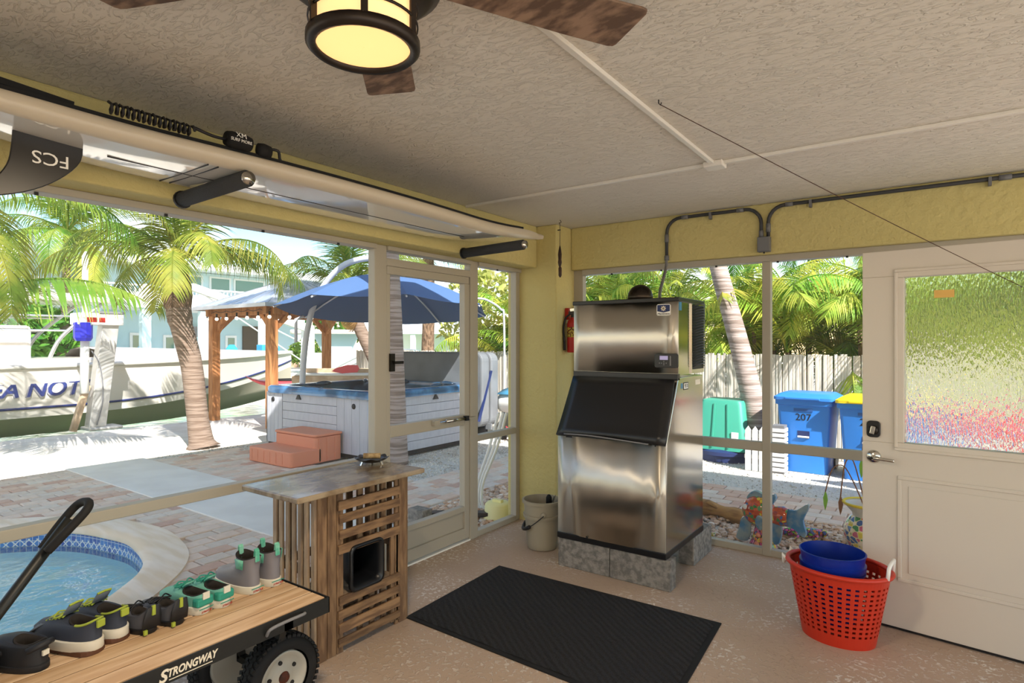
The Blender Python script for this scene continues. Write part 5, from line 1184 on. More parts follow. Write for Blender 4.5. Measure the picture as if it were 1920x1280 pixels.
def lizard(lb, loc, rz, s, m_):
    T = thing('lizard_figure', lb, 'figurine', loc, rz)
    sp = spline([(-.24, .0, .02), (-.12, .03, .03), (0, 0, .045), (.10, -.02, .05), (.17, .0, .05), (.22, .0, .04)], 5); R = []
    for i in range(len(sp)):
        t = i / (len(sp) - 1); R.append(s * (.008 + .034 * math.sin(PI * min(1, t * .95 + .03)) ** 1.2 + (.012 if t > .82 and t < .95 else 0)))
    MB().tube([p * s for p in sp], R, 10).build('body', m_, T, True)
    for x, y in ((-.04, 1), (-.04, -1), (.10, 1), (.10, -1)): MB().tube([Vector((x, 0, .04)) * s, Vector((x + .03, y * .07, .04)) * s, Vector((x - .01, y * .12, .01)) * s], [.014 * s, .011 * s, .009 * s], 6).build('leg', m_, T, True)
lizard('multicoloured glazed lizard lying on the river rocks right of the fish', (-.93, 5.42, -.075), .35, 1.0, 'tallizard')
lizard('small green and red glazed lizard beside the ice machine block', (-1.62, 5.02, -.075), -.2, .62, 'talpot')
PT = thing('talavera_pot', 'hand-painted floral ceramic pot with wilting plant by the white door', 'pot', (-.44, 5.42, -.1))
MB().lathe([(.001, 0), (.09, 0), (.13, .05), (.165, .13), (.16, .20), (.12, .27), (.10, .285)], 28).build('bowl', 'talpot', PT, True)
MB().lathe([(.10, .285), (.105, .31), (.15, .36), (.165, .385), (.15, .38), (.10, .32), (.09, .25)], 28).build('neck', 'offwhite', PT, True)
MB().lathe([(.155, .368), (.170, .374), (.176, .388), (.166, .394), (.150, .384)], 28).build('rim', 'yellowpaint', PT, True)
MB().lathe([(.001, .30), (.10, .30)], 16).build('soil', 'darkwood', PT)
PLT = thing('wilting_plant', 'wilting plant with bare brown stalks growing from the painted pot', 'plant', (-.44, 5.42, .2))
mat('leafgreen', '86C03A', .5); mat('deadleaf', '8A5A34', .8)
for i, (dx, hgt, dr, lf_) in enumerate(((-.16, .36, .22, 1), (-.10, .42, .3, 0), (-.02, .55, .12, 1), (.05, .62, .15, 0), (.03, .50, -.1, 1))):
    pts = spline([(0, 0, 0), (dx * .5, -.02, hgt * .6), (dx, -.02, hgt), (dx * 1.5, -.03, hgt * .9), (dx * 1.8, -.03, hgt - dr)], 5)
    st_ = MB().tube(pts, .005, 6).build('stalk', 'deadleaf', PLT, True); e = pts[-1]
    MB().add([e + Vector(q) for q in ((0, 0, .01), (.013, -.004, -.025), (.019, -.008, -.065), (.010, -.011, -.115), (0, -.012, -.15), (-.012, -.008, -.10), (-.016, -.004, -.05))], [(0, 1, 2, 3, 4, 5, 6)]).build('leaf', 'leafgreen' if lf_ else 'deadleaf', st_, solid=.002)
DW_ = thing('driftwood_log', 'smooth tan driftwood log lying on the river rocks', 'log', (-1.85, 5.68, -.03), -.12)
mat('driftlog', 'B98A4E', .7, col2='8E6436', ns=5, stretch=(.8, 5, 5), bump=.4, bs=8, bdist=.01)
MB().tube(spline([(-.5, .05, .02), (-.2, .0, .0), (.1, -.02, .02), (.35, -.03, .0), (.55, -.06, -.03)], 5), [.05 + .028 * math.sin(i * .5) ** 2 for i in range(21)], 12).build('trunk', 'driftlog', DW_, True); MB().tube([(.0, 0, .03), (.12, -.05, .08), (.22, -.1, .06)], [.03, .022, .015], 8).build('branch_stub', 'driftlog', DW_, True)
# ================================================================ boat on lift
BT = thing('motor_boat', 'white fishing boat with navy lettering raised on the lift', 'boat', (-15.6, 3.5, -.45))
mat('gelcoat', 'DDD6CA', .25, coat=.3); mat('hullbottom', 'B0A794', .6); mat('stripeblue', '26346E', .4); mat('canvas', 'C9C0B6', .85); mat('tubealu', 'C6C6C4', .3, .8); mat('lettershade', '8C8A92', .5)
st = []
ys = [-5.5, -3, -1, 1, 2.5, 3.5, 4.5, 5.5, 6.3, 6.9]
def hull_at(y):   # local y (boat y = 3.5 + y): returns (half beam sheer, zsheer, half chine, zchine, zkeel)
    t = max(0, (y - 1.0) / 6.1)
    hs = 1.42 * (1 - t ** 2.3) + .02; hc = 1.30 * (1 - t ** 1.6) + .01
    return hs, 1.53 + .06 * max(0, y) / 6 + .12 * t * t, hc, .55 + .75 * t ** 2.2, .05 + .55 * t ** 3
side_l, side_r, bottom = [], [], []
ys = [-5.5 + 12.6 * i / 32 for i in range(33)]
for y in ys:
    hs, zs, hc, zc, zk = hull_at(y)
    prof = [(hc, zc), (hc + (hs - hc) * .35 + .01, zc + (zs - zc) * .4), (hc + (hs - hc) * .7, zc + (zs - zc) * .75), (hs, zs)]
    side_r.append([(x, y, z) for x, z in prof]); side_l.append([(-x, y, z) for x, z in prof]); bottom.append([(-hc, y, zc), (-hc * .5, y, (zc + zk) / 2), (0, y, zk), (hc * .5, y, (zc + zk) / 2), (hc, y, zc)])
b = MB(); b.loft(side_r, False, False); b.loft(side_l, False, False); b.loft([[side_l[0][-1], side_r[0][-1]], [bottom[0][0], bottom[0][-1]]], False, False); b.build('hull_sides', 'gelcoat', BT, True)
MB().loft(bottom, False, False).build('hull_bottom', 'hullbottom', BT, True)
MB().loft([[(-hull_at(y)[0] + .02, y, hull_at(y)[1] - .02), (0, y, hull_at(y)[1] + .03), (hull_at(y)[0] - .02, y, hull_at(y)[1] - .02)] for y in ys], False, False).build('deck', 'gelcoat', BT, True)
for s in (1, -1):
    MB().tube([(s * (hull_at(y)[0] + .01), y, hull_at(y)[1]) for y in ys], .05, 8).build('rub_rail', 'gelcoat', BT, True)
    rs = []
    for y in ys:
        hs, zs, hc, zc, zk = hull_at(y); r = []
        for dz in (.16, .205): f = dz / (zs - zc); r.append((s * (hc + (hs - hc) * f * .95 + .018), y, zc + dz))
        rs.append(r)
    MB().loft(rs, False, False).build('boot_stripe', 'stripeblue', BT, True, solid=.012)
nx_ = hull_at(.6)[0]
lt2 = text('name_lettering', 'SEA NOTE', .40, 'lettershade', BT, (1.395, .53, 1.07), (PI / 2 - .13, 0, PI / 2 - .0), .28, .004, bold=.012)
lt1 = text('name_lettering', 'SEA NOTE', .40, 'stripeblue', BT, (1.402, .55, 1.085), (PI / 2 - .13, 0, PI / 2), .28, .006, bold=.008)
# cover, console, T-top
cv = []
for y in [1.8 + 5.1 * i / 12 for i in range(13)]:
    hs, zs, *_ = hull_at(y); t = (y - 1.8) / 5.1; hgt = .34 * (1 - t) ** .8 + .03; cv.append([(-hs + .1, y, zs), (-hs * .5, y, zs + hgt * .8), (0, y, zs + hgt), (hs * .5, y, zs + hgt * .8), (hs - .1, y, zs)])
MB().loft(cv, False, False).build('bow_cover', 'canvas', BT, True)
box('console', (-.5, .5, -.7, .75, 1.5, 2.35), 'gelcoat', BT, .08); box('seat_box', (-.55, .55, -1.6, -1.0, 1.5, 2.2), 'gelcoat', BT, .06); box('coaming', (-1.15, 1.15, -4.5, 1.9, 1.5, 1.68), 'gelcoat', BT, .05)
mat('perspex', 'DCE6E8', .05, alpha=.35)
MB().quad((-.48, .6, 2.3), (.48, .6, 2.3), (.42, .3, 2.75), (-.42, .3, 2.75)).build('windshield', 'perspex', BT)
tt = MB().prism(rrect(-.95, .95, -1.6, 2.15, .3, 5), 2.86, 2.98).build('hardtop', 'gelcoat', BT, bevel=.04); MB().prism(rrect(-.8, .8, -1.2, 1.8, .25, 5), 2.98, 3.04).build('hardtop_crown', 'gelcoat', tt, bevel=.03)
for s in (-1, 1):
    for pts in ([(s * .78, .9, 1.5), (s * .78, 1.15, 2.1), (s * .78, 1.7, 2.65), (s * .75, 1.95, 2.88)], [(s * .82, -.3, 1.5), (s * .82, -.05, 2.2), (s * .78, -.45, 2.88)], [(s * .82, -.6, 1.5), (s * .82, -.3, 2.1), (s * .8, -.75, 2.88)], [(s * .85, -1.3, 1.5), (s * .85, -1.0, 2.2), (s * .82, -1.35, 2.88)]):
        MB().tube(spline(pts, 6), .04, 8).build('tower_tube', 'tubealu', BT, True)
    for z in (2.25, 2.55): MB().tube([(s * .8, -.4, z), (s * .8, 1.25 + (z - 2.25) * .9, z)], .022, 6).build('tower_rail', 'tubealu', BT)
MB().prism(rrect(-.5, .5, -.7, .65, .2, 5), 3.72, 3.95).build('upper_station', 'gelcoat', BT, bevel=.07)
for s in (-1, 1): MB().tube([(s * .4, -.3, 3.0), (s * .4, -.35, 3.75)], .035, 8).build('station_leg', 'tubealu', BT); MB().tube([(s * .4, .3, 3.0), (s * .4, .25, 3.75)], .035, 8).build('station_leg', 'tubealu', BT)
# boat lift post
LF = thing('boat_lift_post', 'silver boat lift post with motor box and red stickers', 'lift post', (-13.0, 4.70, -.1))
mat('liftalu', 'C9C7C2', .45, .5)
MB().beam((.0, -.08, 0), (0, .16, 2.1), .28, .24).build('upright', 'liftalu', LF, bevel=.01)
box('motor_box', (-.2, .2, -.42, .34, 1.98, 2.2), 'white', LF, .02)
for y0_, y1_ in ((-.28, -.12), (-.08, .02)): box('sticker', (.2, .204, y0_, y1_, 2.03, 2.12), 'red', LF)
MB().tube([(.0, -.24, 1.98), (0, -.24, 3.35)], .05, 10).build('guide_pole', 'white', LF, True); MB().tube([(.02, -.26, .7), (0, -.24, 1.98)], .075, 10).build('guide_pole_sleeve', 'white', LF, True)
MB().beam((-.05, -.42, 0), (-.02, -.2, .85), .1, .1).build('brace_plate', 'driftwood', LF); box('foot', (-.22, .22, -.25, .32, -.0, .06), 'liftalu', LF, .02); box('cap', (-.22, .22, -.08, .36, 2.2, 2.24), 'grey', LF)
MB().tube(spline([(.12, -.18, 1.5), (.16, -.05, 1.2), (.15, .0, .6), (.15, -.1, .1)], 5), .012, 6).build('cable', 'grey', LF)
o = MB().lathe([(.001, 0), (.12, .0), (.15, .06), (.15, .34), (.001, .36)], 10).build('pail', 'bluebag' if 'bluebag' in MATS else mat('bluebag', '2A2FC8', .4), bevel=0); o.location = (-12.92, 4.40, 1.58); tag(o, 'bright blue pail hung from the boat lift motor box', 'pail')
# second crane davit at the bow
DV = thing('davit', 'white davit arm with ropes at the bow of the boat', 'davit', (-16.6, 11.9, .0))
MB().beam((0, 0, -.6), (0, 0, 2.1), .3, .3).build('mast', 'white', DV); MB().beam((.1, -.1, 2.0), (-.2, -3.6, 3.1), .18, .2).build('arm', 'white', DV)
for z in (.9, 1.5): MB().tube([(-.2, -3.5, 3.05), (0, -.1, z)], .02, 6).build('rope', 'white', DV)
# ================================================================ house across the canal
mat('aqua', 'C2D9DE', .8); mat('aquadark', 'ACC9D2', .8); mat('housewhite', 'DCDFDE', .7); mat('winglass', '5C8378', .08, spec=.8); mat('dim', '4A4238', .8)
HO = thing('canal_house', 'pale aqua two-storey house with white balcony across the canal', 'house', (-32, 18, .1))
hz = -.1
def hb(nm, bx, m_, p=HO, bev=0): return box(nm, (bx[0], bx[1], bx[2] - 18, bx[3] - 18, bx[4] + hz, bx[5] + hz), m_, p, bev)
hb('upper_wall', (-9, -.9, 8, 25, 3.5, 5.4), 'aqua'); hb('lower_wall', (-9, -3.4, 8, 25, 0, 3.3), 'aquadark')
hb('floor_slab', (-9, .1, 8, 25.4, 3.3, 3.62), 'housewhite'); hb('parapet', (-.05, .1, 8, 25.4, 3.62, 4.05), 'housewhite'); hb('top_rail', (-.06, .12, 8, 25.4, 4.36, 4.44), 'housewhite')
hb('roof', (-9.5, .5, 7.5, 25.9, 5.42, 5.62), 'housewhite', HO, .03); hb('fascia', (-9.4, .35, 7.7, 25.8, 5.62, 5.82), 'housewhite', HO, .03)
bal = MB().box(-.02, .04, -.03, .03, 0, .33).mesh('baluster')
for i in range(81):
    y = 8.2 + i * .212; put('baluster', bal, 'housewhite', HO, (.02, y - 18, 4.04 + hz))
for y in (8, 11.2, 13.4, 16.3, 19.8, 22.3, 24.5): hb('column', (-.35, .0, y, y + .42, 0, 3.3), 'aqua')
for y in (13.4, 16.3, 22.3): hb('balcony_pier', (-.08, .13, y - .1, y + .3, 3.62, 4.46), 'housewhite')
for (a, e) in ((10.2, 11.6), (13.9, 15.4), (15.4, 16.9), (17.2, 18.5), (18.6, 20.6), (20.7, 21.9), (22.9, 24.6)):
    f_ = hb('window', (-.92, -.85, a, e - .05, 4.35, 5.25), 'housewhite'); hb('pane', (-.86, -.83, a + .12, e - .17, 4.45, 5.15), 'winglass', f_)
for (a, e, z0_, z1_) in ((11.4, 12.3, 0, 2.1), (14.2, 15.1, 0, 2.1), (15.9, 16.6, .9, 2.0), (19.5, 20.2, .9, 2.0), (12.6, 13.1, .9, 2.0)):
    f_ = hb('door' if z0_ == 0 else 'window', (-3.42, -3.33, a, e, z0_, z1_), 'housewhite'); hb('pane', (-3.35, -3.31, a + .14, e - .14, max(z0_ + .15, 1.0), z1_ - .14), 'winglass', f_)
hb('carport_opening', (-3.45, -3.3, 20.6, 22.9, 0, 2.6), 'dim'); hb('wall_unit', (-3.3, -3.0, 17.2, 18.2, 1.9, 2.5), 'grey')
for i, y in enumerate((14.2, 16.4, 19.0)):
    lb = ('bright blue garden chair on the far porch, left of three', 'bright blue garden chair on the far porch, middle of three', 'bright blue garden chair on the far porch, right of three')[i]
    A = thing('garden_chair', lb, 'chair', (-33.5, y, .1), 0, 'blue porch chairs'); mat('chairblue', '2F8FC0', .6) if 'chairblue' not in MATS else 0
    MB().prism([(-.3, .5), (.3, .5), (.35, 1.1), (.15, 1.35), (-.15, 1.35), (-.35, 1.1)], 0, .06, lambda u, v, z: (-.3 + z, u, v)).build('backrest', 'chairblue', A); box('seat', (-.3, .35, -.32, .32, .38, .46), 'chairblue', A)
    for sx in (-.25, .3):
        for sy in (-.28, .28): box('leg', (sx - .04, sx + .04, sy - .04, sy + .04, 0, .4), 'chairblue', A)
PT2 = thing('picnic_table', 'long wooden table on the porch across the canal', 'table', (-31, 19.5, .1))
box('top', (-.5, .5, -2.2, 2.2, .85, .95), 'driftwood', PT2)
for y in (-1.8, 1.8): box('leg', (-.4, .4, y - .08, y + .08, 0, .85), 'driftwood', PT2)
o = MB().box(-.3, .3, -.55, .55, 0, .4).build('cooler', 'chairblue', bevel=.04); o.location = (-31, 19.6, 1.05); tag(o, 'blue cooler on the table across the canal', 'cooler')
# second house: white stairs and deck
H2 = thing('deck_house', 'white house with outside stairs and railed deck beyond the hot tub', 'house', (-25, 27, .1))
M2 = Matrix.Rotation(math.radians(35), 4, 'Z')
MB().box(-5, 3.2, 2.2, 8, 0, 6, M2).build('wall', 'housewhite', H2); MB().box(-5, 1.6, -.2, 2.2, 2.0, 2.25, M2).build('deck', 'housewhite', H2)
for i in range(26): MB().box(-5 + i * .26, -4.93 + i * .26, -.15, -.08, 2.25, 3.0, M2).build('baluster', 'housewhite', H2)
MB().box(-5, 1.6, -.18, -.05, 3.0, 3.08, M2).build('handrail', 'housewhite', H2)
for s in (-.1, .9): MB().beam(M2 @ Vector((1.6, s, 2.1)), M2 @ Vector((4.2, s, 0)), .3, .1).build('stringer', 'housewhite', H2)
MB().beam(M2 @ Vector((1.6, -.1, 3.0)), M2 @ Vector((4.2, -.1, .9)), .08, .08).build('stair_rail', 'housewhite', H2)
for i in range(9): t = (i + .5) / 9; MB().box(1.6 + 2.6 * t - .14, 1.6 + 2.6 * t + .14, -.1, .9, 2.1 * (1 - t) - .03, 2.1 * (1 - t) + .03, M2).build('tread', 'housewhite', H2)
for x in (-4.5, -1.5, 1.4): MB().box(x, x + .3, -.1, .2, 0, 2.0, M2).build('post', 'housewhite', H2)
MB().box(-5.5, 3.6, 1.8, 8.4, 6, 6.3, M2).build('roof', 'metalroof', H2)
# neighbour's boat
NB = thing('white_cruiser', 'white cabin boat moored beyond the pavilion', 'boat', (-17.3, 13.6, -.5), math.radians(-40))
rings = []
for i in range(13):
    t = i / 12; y = -3 + 6 * t; h_ = 1.0 * (1 - max(0, (t - .5) / .5) ** 2.2) + .02; rings.append([(-h_ * .8, y, 0), (-h_, y, 1.0 + .15 * t), (h_, y, 1.0 + .15 * t), (h_ * .8, y, 0)])
MB().loft(rings).build('hull', 'gelcoat', NB, auto=40); MB().loft([[(x * k, y, z) for x, y in rrect(-.7, .7, -1.2, 1.4, .3, 4)] for z, k in ((1.05, 1), (1.7, .8))]).build('console', 'gelcoat', NB, auto=40)
MB().prism(rrect(-.95, .95, -1.5, 1.3, .3, 4), 2.35, 2.5).build('hardtop', 'gelcoat', NB, bevel=.04); MB().loft([[(x * k, y * k, z) for x, y in rrect(-.45, .45, -.6, .6, .1, 3)] for z, k in ((1.7, .8), (2.35, 1.3))]).build('windscreen', 'aquadark', NB)
for x in (-.7, .7): MB().tube([(x, -1, 1.1), (x, -1.1, 2.4)], .04, 6).build('top_leg', 'tubealu', NB); MB().tube([(x, .9, 1.1), (x, 1.0, 2.4)], .04, 6).build('top_leg', 'tubealu', NB)
for x in (-1.0, 1.0): MB().tube(spline([(x * .9, 0, 1.2), (x * .9, 1.2, 1.75), (x * .5, 2.4, 1.8), (0, 2.9, 1.75)], 5), .03, 6).build('bow_rail', 'tubealu', NB)
# ================================================================ palms and trees
def leaf_mat(nm, c1, c2, tr, rnd=.25, hue=.03):
    m = mat(nm, c1, .5, col2=c2, ns=2.2, rnd=rnd, hue=hue, spec=.35); t = m.node_tree; p = t.nodes['Principled BSDF']; N = t.nodes.new; L = t.links.new
    src = p.inputs['Base Color'].links[0].from_socket; tb = N('ShaderNodeBsdfTranslucent'); L(src, tb.inputs[0]); mx = N('ShaderNodeMixShader'); mx.inputs[0].default_value = tr
    o = t.nodes['Material Output']; L(p.outputs[0], mx.inputs[1]); L(tb.outputs[0], mx.inputs[2]); L(mx.outputs[0], o.inputs['Surface'])
leaf_mat('coco', '6A8A30', 'A8AC48', .45); leaf_mat('areca', '88AE3C', 'D6D25A', .5, .3, .03); leaf_mat('darkfrond', '4C7A2C', '7FA23A', .4); leaf_mat('broad', '9DB44A', 'D9DC8A', .45, .2)
leaf_mat('deadfrond', '9C7A4A', 'B8935A', .3, .15, .01)
mat('trunkgrey', '8F7B6C', .95, col2='6E5A4C', ns=3, stretch=(1, 1, 14), bump=.6, bs=3, bdist=.03, detail=6)
mat('trunkring', 'B0A098', .95, col2='84746A', ns=1.5, stretch=(1, 1, 20), bump=.8, bs=1.5, bdist=.03, ramp=(.42, .58)); mat('trunkfibre', '8C7058', .95, col2='5F4A38', ns=8, stretch=(2, 2, 1), bump=.9, bs=9, bdist=.05)
def frond_mesh(L, n, ll, droop, rise, ldroop, seed, wid=.028, vee=.5):
    R = random.Random(seed); b = MB(); pts = []; a = rise
    x = z = 0; K = 16
    for i in range(K + 1):
        pts.append(Vector((x, 0, z))); a_ = rise - droop * (i / K) ** 1.4; x += L / K * math.cos(a_); z += L / K * math.sin(a_)
    b.tube(pts, [.014 * L * (1 - .85 * i / K) * .7 + .002 for i in range(K + 1)], 4)
    def at(t): f = t * K; i = min(K - 1, int(f)); return pts[i].lerp(pts[i + 1], f - i), (pts[i + 1] - pts[i]).normalized()
    for k in range(n):
        t = .12 + .88 * (k + .5) / n; p, d = at(t); l = ll * (math.sin(PI * (t * .82 + .12)) ** .7) * R.uniform(.88, 1.1)
        up = d.cross(Vector((0, 1, 0))) * -1
        for s in (-1, 1):
            sw = .55 + .35 * t + R.uniform(-.08, .08); dirv = (Vector((0, s, 0)) * math.cos(sw * .8) + d * math.sin(sw) + up * (vee * R.uniform(.5, 1.2))).normalized()
            q = p.copy(); side = dirv.cross(up); side = side.normalized() if side.length > .01 else d
            prev = None; segs = 4
            for j in range(segs + 1):
                u = j / segs; w_ = wid * (1 - u ** 1.6) * (.6 if j == 0 else 1) * (1 if j < segs else 0) + .001
                vv = (q - side * w_ / 2, q + side * w_ / 2)
                if prev: b.v += [tuple(prev[0]), tuple(prev[1]), tuple(vv[1]), tuple(vv[0])]; o_ = len(b.v); b.f.append((o_ - 4, o_ - 3, o_ - 2, o_ - 1))
                prev = vv; dirv = (dirv + Vector((0, 0, -1)) * ldroop * (.35 + u) / segs).normalized(); q = q + dirv * l / segs
    me = bpy.data.meshes.new('frond'); me.from_pydata(b.v, [], b.f); me.update(); return me
COCO = [frond_mesh(2.3, 46, .75, 1.5 + .3 * i, .9 - .25 * i, 1.5, 10 + i, .034, .25) for i in range(3)]
AREC = [frond_mesh(1.7, 34, .5, 1.5 + .3 * i, 1.15 - .15 * i, .7, 20 + i, .026, .75) for i in range(3)]
def own(me, m): c = me.copy(); c.materials.clear(); c.materials.append(MATS[m]); return c
CO_M = [own(m, 'coco') for m in COCO]; AR_M = [own(m, 'areca') for m in AREC]; DK_M = [own(m, 'darkfrond') for m in AREC]; DD_M = [own(m, 'deadfrond') for m in COCO]; CD_M = [own(m, 'darkfrond') for m in COCO]
def trunk(T, pts, R, m, nm='trunk'): return MB().tube(spline(pts, 6), [R[0] + (R[1] - R[0]) * (i / (6 * (len(pts) - 1))) ** .6 for i in range(6 * (len(pts) - 1) + 1)], 12).build(nm, m, T, True)
def crown(T, c, n, meshes, s, seed, pit=(-.9, .9), yaw0=0, roll=.2, dead=0):
    R = random.Random(seed)
    for k in range(n):
        y = yaw0 + 2 * PI * k * .381966; p = pit[0] + (pit[1] - pit[0]) * (k / max(1, n - 1))
        put('frond', R.choice(meshes), None, T, c, Euler((R.uniform(-roll, roll), -p, y), 'XYZ'), s * R.uniform(.85, 1.12))
    for k in range(dead): put('frond', R.choice(DD_M), None, T, c, Euler((0, R.uniform(1.0, 1.35), R.uniform(0, 6.3))), s * .55)
# 1 stout palm by the path
P1 = thing('palm_tree', 'stout leaning palm with drooping fronds between the path and the boat', 'palm', (-9.38, 4.80, -.1))
b = MB(); pts = spline([(0, 0, 0), (-.08, -.03, .45), (-.18, -.08, 1.3), (-.33, -.18, 2.0), (-.38, -.20, 2.45)], 7)
MB().tube(pts, [.27, .22, .185, .175, .17, .165, .16] + [.155] * 8 + [.16] * 6 + [.18] * 5 + [.20, .19, .18], 16).build('trunk', 'trunkgrey', P1, True)
MB().lathe([(.14, 0), (.20, .12), (.215, .3), (.19, .5), (.13, .72), (.07, .85)], 14, (-.37, -.2, 2.1)).build('boot_sheath', 'trunkfibre', P1, True)
crown(P1, (-.37, -.20, 2.95), 20, CO_M, .88, 4, (-.5, .95), 1.0, .3, 0)
# 2 slender palm through the screen door
P2 = thing('palm_tree', 'slender grey palm trunk rising past the umbrella by the hot tub', 'palm', (-5.96, 5.70, -.1))
trunk(P2, [(0, 0, 0), (-.015, -.01, .7), (-.04, -.03, 1.7), (-.08, -.06, 2.9), (-.12, -.08, 4.2), (-.1, -.05, 6.4)], (.15, .10), 'trunkring'); crown(P2, (-.1, -.05, 6.4), 12, CO_M, .9, 9, (-.4, 1.0))
# 3 palm behind the umbrella
P3 = thing('palm_tree', 'leaning palm with hanging dead fronds behind the umbrella', 'palm', (-9.35, 8.70, -.1))
trunk(P3, [(0, 0, 0), (-.12, -.1, .85), (-.28, -.2, 1.35), (-.55, -.4, 2.1), (-.7, -.5, 2.75)], (.17, .12), 'trunkgrey'); crown(P3, (-.72, -.52, 2.8), 14, CO_M, .85, 31, (-.3, 1.1), 2.2, .3, 5)
# 4 palm off the left edge with one long frond in view
P4 = thing('palm_tree', 'palm at the left edge reaching a long frond toward the boat', 'palm', (-11.3, 1.75, -.1))
trunk(P4, [(0, 0, 0), (.05, .05, .7), (.08, .08, 1.68)], (.2, .15), 'trunkgrey')
fm = frond_mesh(2.9, 60, .95, 1.15, .62, 1.5, 77, .04, .15); fm.materials.append(MATS['coco'])
put('frond', fm, None, P4, (.1, .1, 1.72), Euler((.15, .0, math.radians(37))), 1.12); crown(P4, (.08, .08, 1.7), 6, CO_M, .8, 12, (.1, 1.0), 2.6)
# 5 tall palm along the fence
P5 = thing('palm_tree', 'pale ringed palm trunk leaning in front of the reed fence', 'palm', (-1.98, 8.72, -.1))
trunk(P5, [(0, 0, 0), (-.08, 0, .7), (-.28, 0, 1.6), (-.58, 0, 2.75), (-.9, 0, 4.2)], (.19, .11), 'trunkring'); crown(P5, (-.92, 0, 4.25), 12, CO_M, .8, 17, (-.5, 1.0))
P6 = thing('palm_tree', 'thin brown palm trunk beyond the hot tub cover', 'palm', (-11.1, 11.7, -.1))
trunk(P6, [(0, 0, 0), (0, 0, 1.4), (.03, .02, 2.8), (.02, 0, 3.9)], (.2, .15), 'trunkfibre'); crown(P6, (.02, 0, 3.95), 12, CO_M, .75, 21, (-.6, .9))
# areca clumps behind the fence
R = random.Random(5)
cl = []
for k in range(30):
    x = -7.2 + k * .42 + R.uniform(-.15, .15); y = 10.1 + (k % 3) * .75 + R.uniform(-.15, .15); cl.append((x, y))
for k, (x, y) in enumerate(cl):
    T = thing('areca_palm', 'yellow-green areca palm clump growing behind the reed fence', 'palm', (x, y, -.1), R.uniform(0, 6), 'areca palms behind the fence')
    for j in range(4):
        a = 2 * PI * j / 4 + .5; hh = R.uniform(.7, 2.4); lx_, ly_ = .25 * math.cos(a), .25 * math.sin(a)
        MB().tube([(lx_ * .5, ly_ * .5, 0), (lx_, ly_, hh)], [.045, .03], 6).build('cane', 'trunkfibre', T, True)
        for q in range(6): put('frond', R.choice(AR_M if R.random() < .75 else DK_M), None, T, (lx_, ly_, hh), Euler((R.uniform(-.4, .4), R.uniform(-.55, .35), 2 * PI * q / 6 + R.uniform(-.4, .4))), R.uniform(.75, 1.15))
# tall backdrop palms
for k, (x, y, h) in enumerate(((-6.0, 13.2, 3.6), (-3.4, 13.6, 4.2), (-.9, 13.4, 3.8), (1.6, 13.2, 4.4), (4.0, 12.5, 4.0))):
    T = thing('tall_palm', ('leftmost', 'second from left', 'middle', 'second from right', 'rightmost')[k] + ' of the five tall palms rising above the areca clumps', 'palm', (x, y, -.1), 0, 'tall palms behind the fence'); trunk(T, [(0, 0, 0), (.1, 0, h / 2), (.0, .1, h)], (.14, .09), 'trunkgrey'); crown(T, (0, .1, h), 14, CD_M if k % 2 else CO_M, .85, 40 + k, (-.7, 1.0))
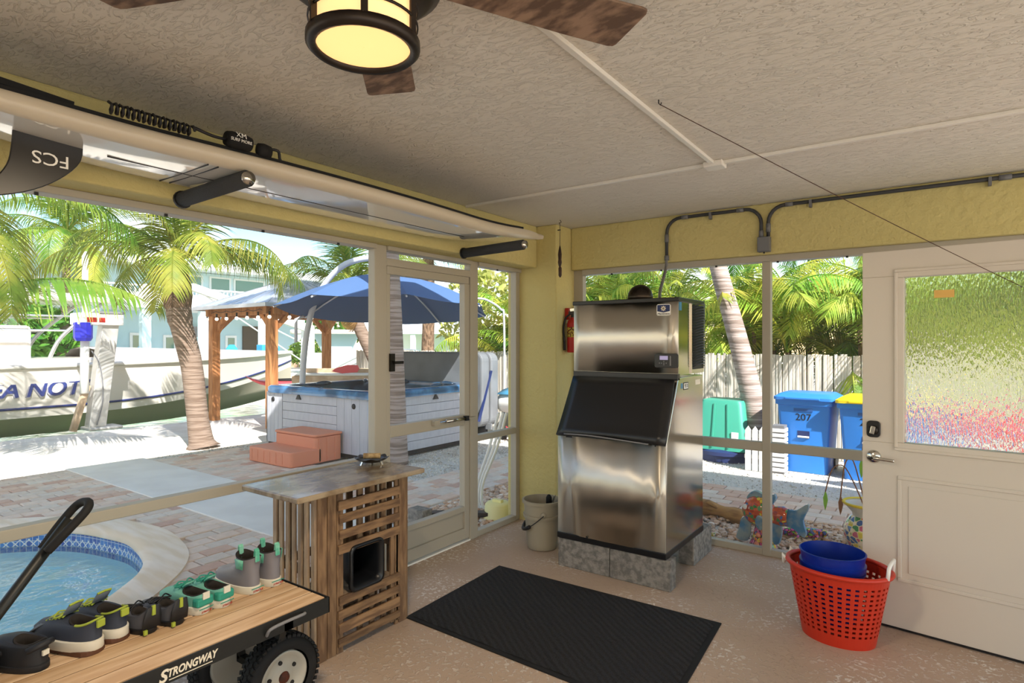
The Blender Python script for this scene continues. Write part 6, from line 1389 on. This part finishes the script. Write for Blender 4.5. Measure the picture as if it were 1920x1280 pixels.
# leafy broadleaf trees: crown of individual leaf blades
def leaf_cloud(n, ctr, rad, size, seed):
    R = random.Random(seed); b = MB()
    for _ in range(n):
        while True:
            v = Vector((R.uniform(-1, 1), R.uniform(-1, 1), R.uniform(-1, 1)))
            if .25 < v.length < 1: break
        p = Vector(ctr) + Vector((v.x * rad[0], v.y * rad[1], v.z * rad[2])); M_ = Euler((R.uniform(-1.2, 1.2), R.uniform(-1.2, 1.2), R.uniform(0, 6.3))).to_matrix(); s = size * R.uniform(.6, 1.2)
        o_ = len(b.v); b.v += [tuple(p + M_ @ Vector(q) * s) for q in ((-1, 0, 0), (-.3, -.42, .08), (.6, -.36, .1), (1.1, 0, 0), (.6, .36, .1), (-.3, .42, .08))]; b.f += [(o_, o_ + 1, o_ + 2, o_ + 3, o_ + 4, o_ + 5)]
    return b
def leafy(nm, lb, loc, h, rad, n, size, m_, seed, group=None):
    T = thing(nm, lb, 'tree', loc, 0, group)
    trunk(T, [(0, 0, 0), (.05, 0, h * .4), (0, .05, h * .8)], (.12, .06), 'trunkfibre')
    for k in range(5): a = k * 1.26; MB().tube([(0, 0, h * .4), (rad[0] * .5 * math.cos(a), rad[1] * .5 * math.sin(a), h * .95)], [.05, .02], 6).build('branch', 'trunkfibre', T)
    tag(leaf_cloud(n, (0, 0, h), rad, size, seed).build('foliage', m_, T, raw=True), None, None, None, 'stuff')
leafy('sea_grape_tree', 'broad-leaved yellow-green tree behind the fence right of the umbrella', (-8.2, 10.7, -.1), 2.2, (1.35, 1.0, 1.2), 1500, .11, 'broad', 3)
leafy('shrub_tree', 'loose pale green tree right of the sea grape behind the fence', (-6.6, 10.6, -.1), 1.9, (.9, .8, 1.1), 900, .09, 'broad', 8)
for k, (x, y, h, r, lb) in enumerate(((-29, 8.4, 1.8, 1.6, 'dark green bushy tree seen through the tower tubes of the boat'), (-28.6, 20.4, .9, 1.0, 'low green bush before the right end of the far aqua house'),
                                   (-38, 30, 3.0, 2.5, 'far green tree beyond the pavilion'), (-36, 42, 4, 3, 'far green tree beyond the white stair house'))):
    leafy('canal_tree', lb, (x, y, .1), h, (r, r, r * .75), 1300, .24 if r > 1.2 else .12, 'darkfrond', 60 + k, 'far canal trees')
# feathery palm upper left
T = thing('coconut_palm', 'feathery coconut palm far beyond the boat at the upper left', 'palm', (-28.4, 8.9, .1)); trunk(T, [(0, 0, 0), (.2, .1, 3), (.1, .2, 5.9)], (.2, .13), 'trunkgrey'); crown(T, (.1, .2, 5.9), 18, CO_M, 1.7, 80, (-.8, .9), 0)
# overhanging fronds near the screen top left
P7 = thing('palm_tree', 'tall palm beside the pool whose fronds hang in at the top left', 'palm', (-9.6, 1.6, -.1))
trunk(P7, [(0, 0, 0), (-.1, 0, 1.5), (-.05, .1, 3.7)], (.17, .12), 'trunkgrey'); crown(P7, (-.05, .1, 3.5), 16, CO_M, .95, 93, (-.85, .7), .4, .3)
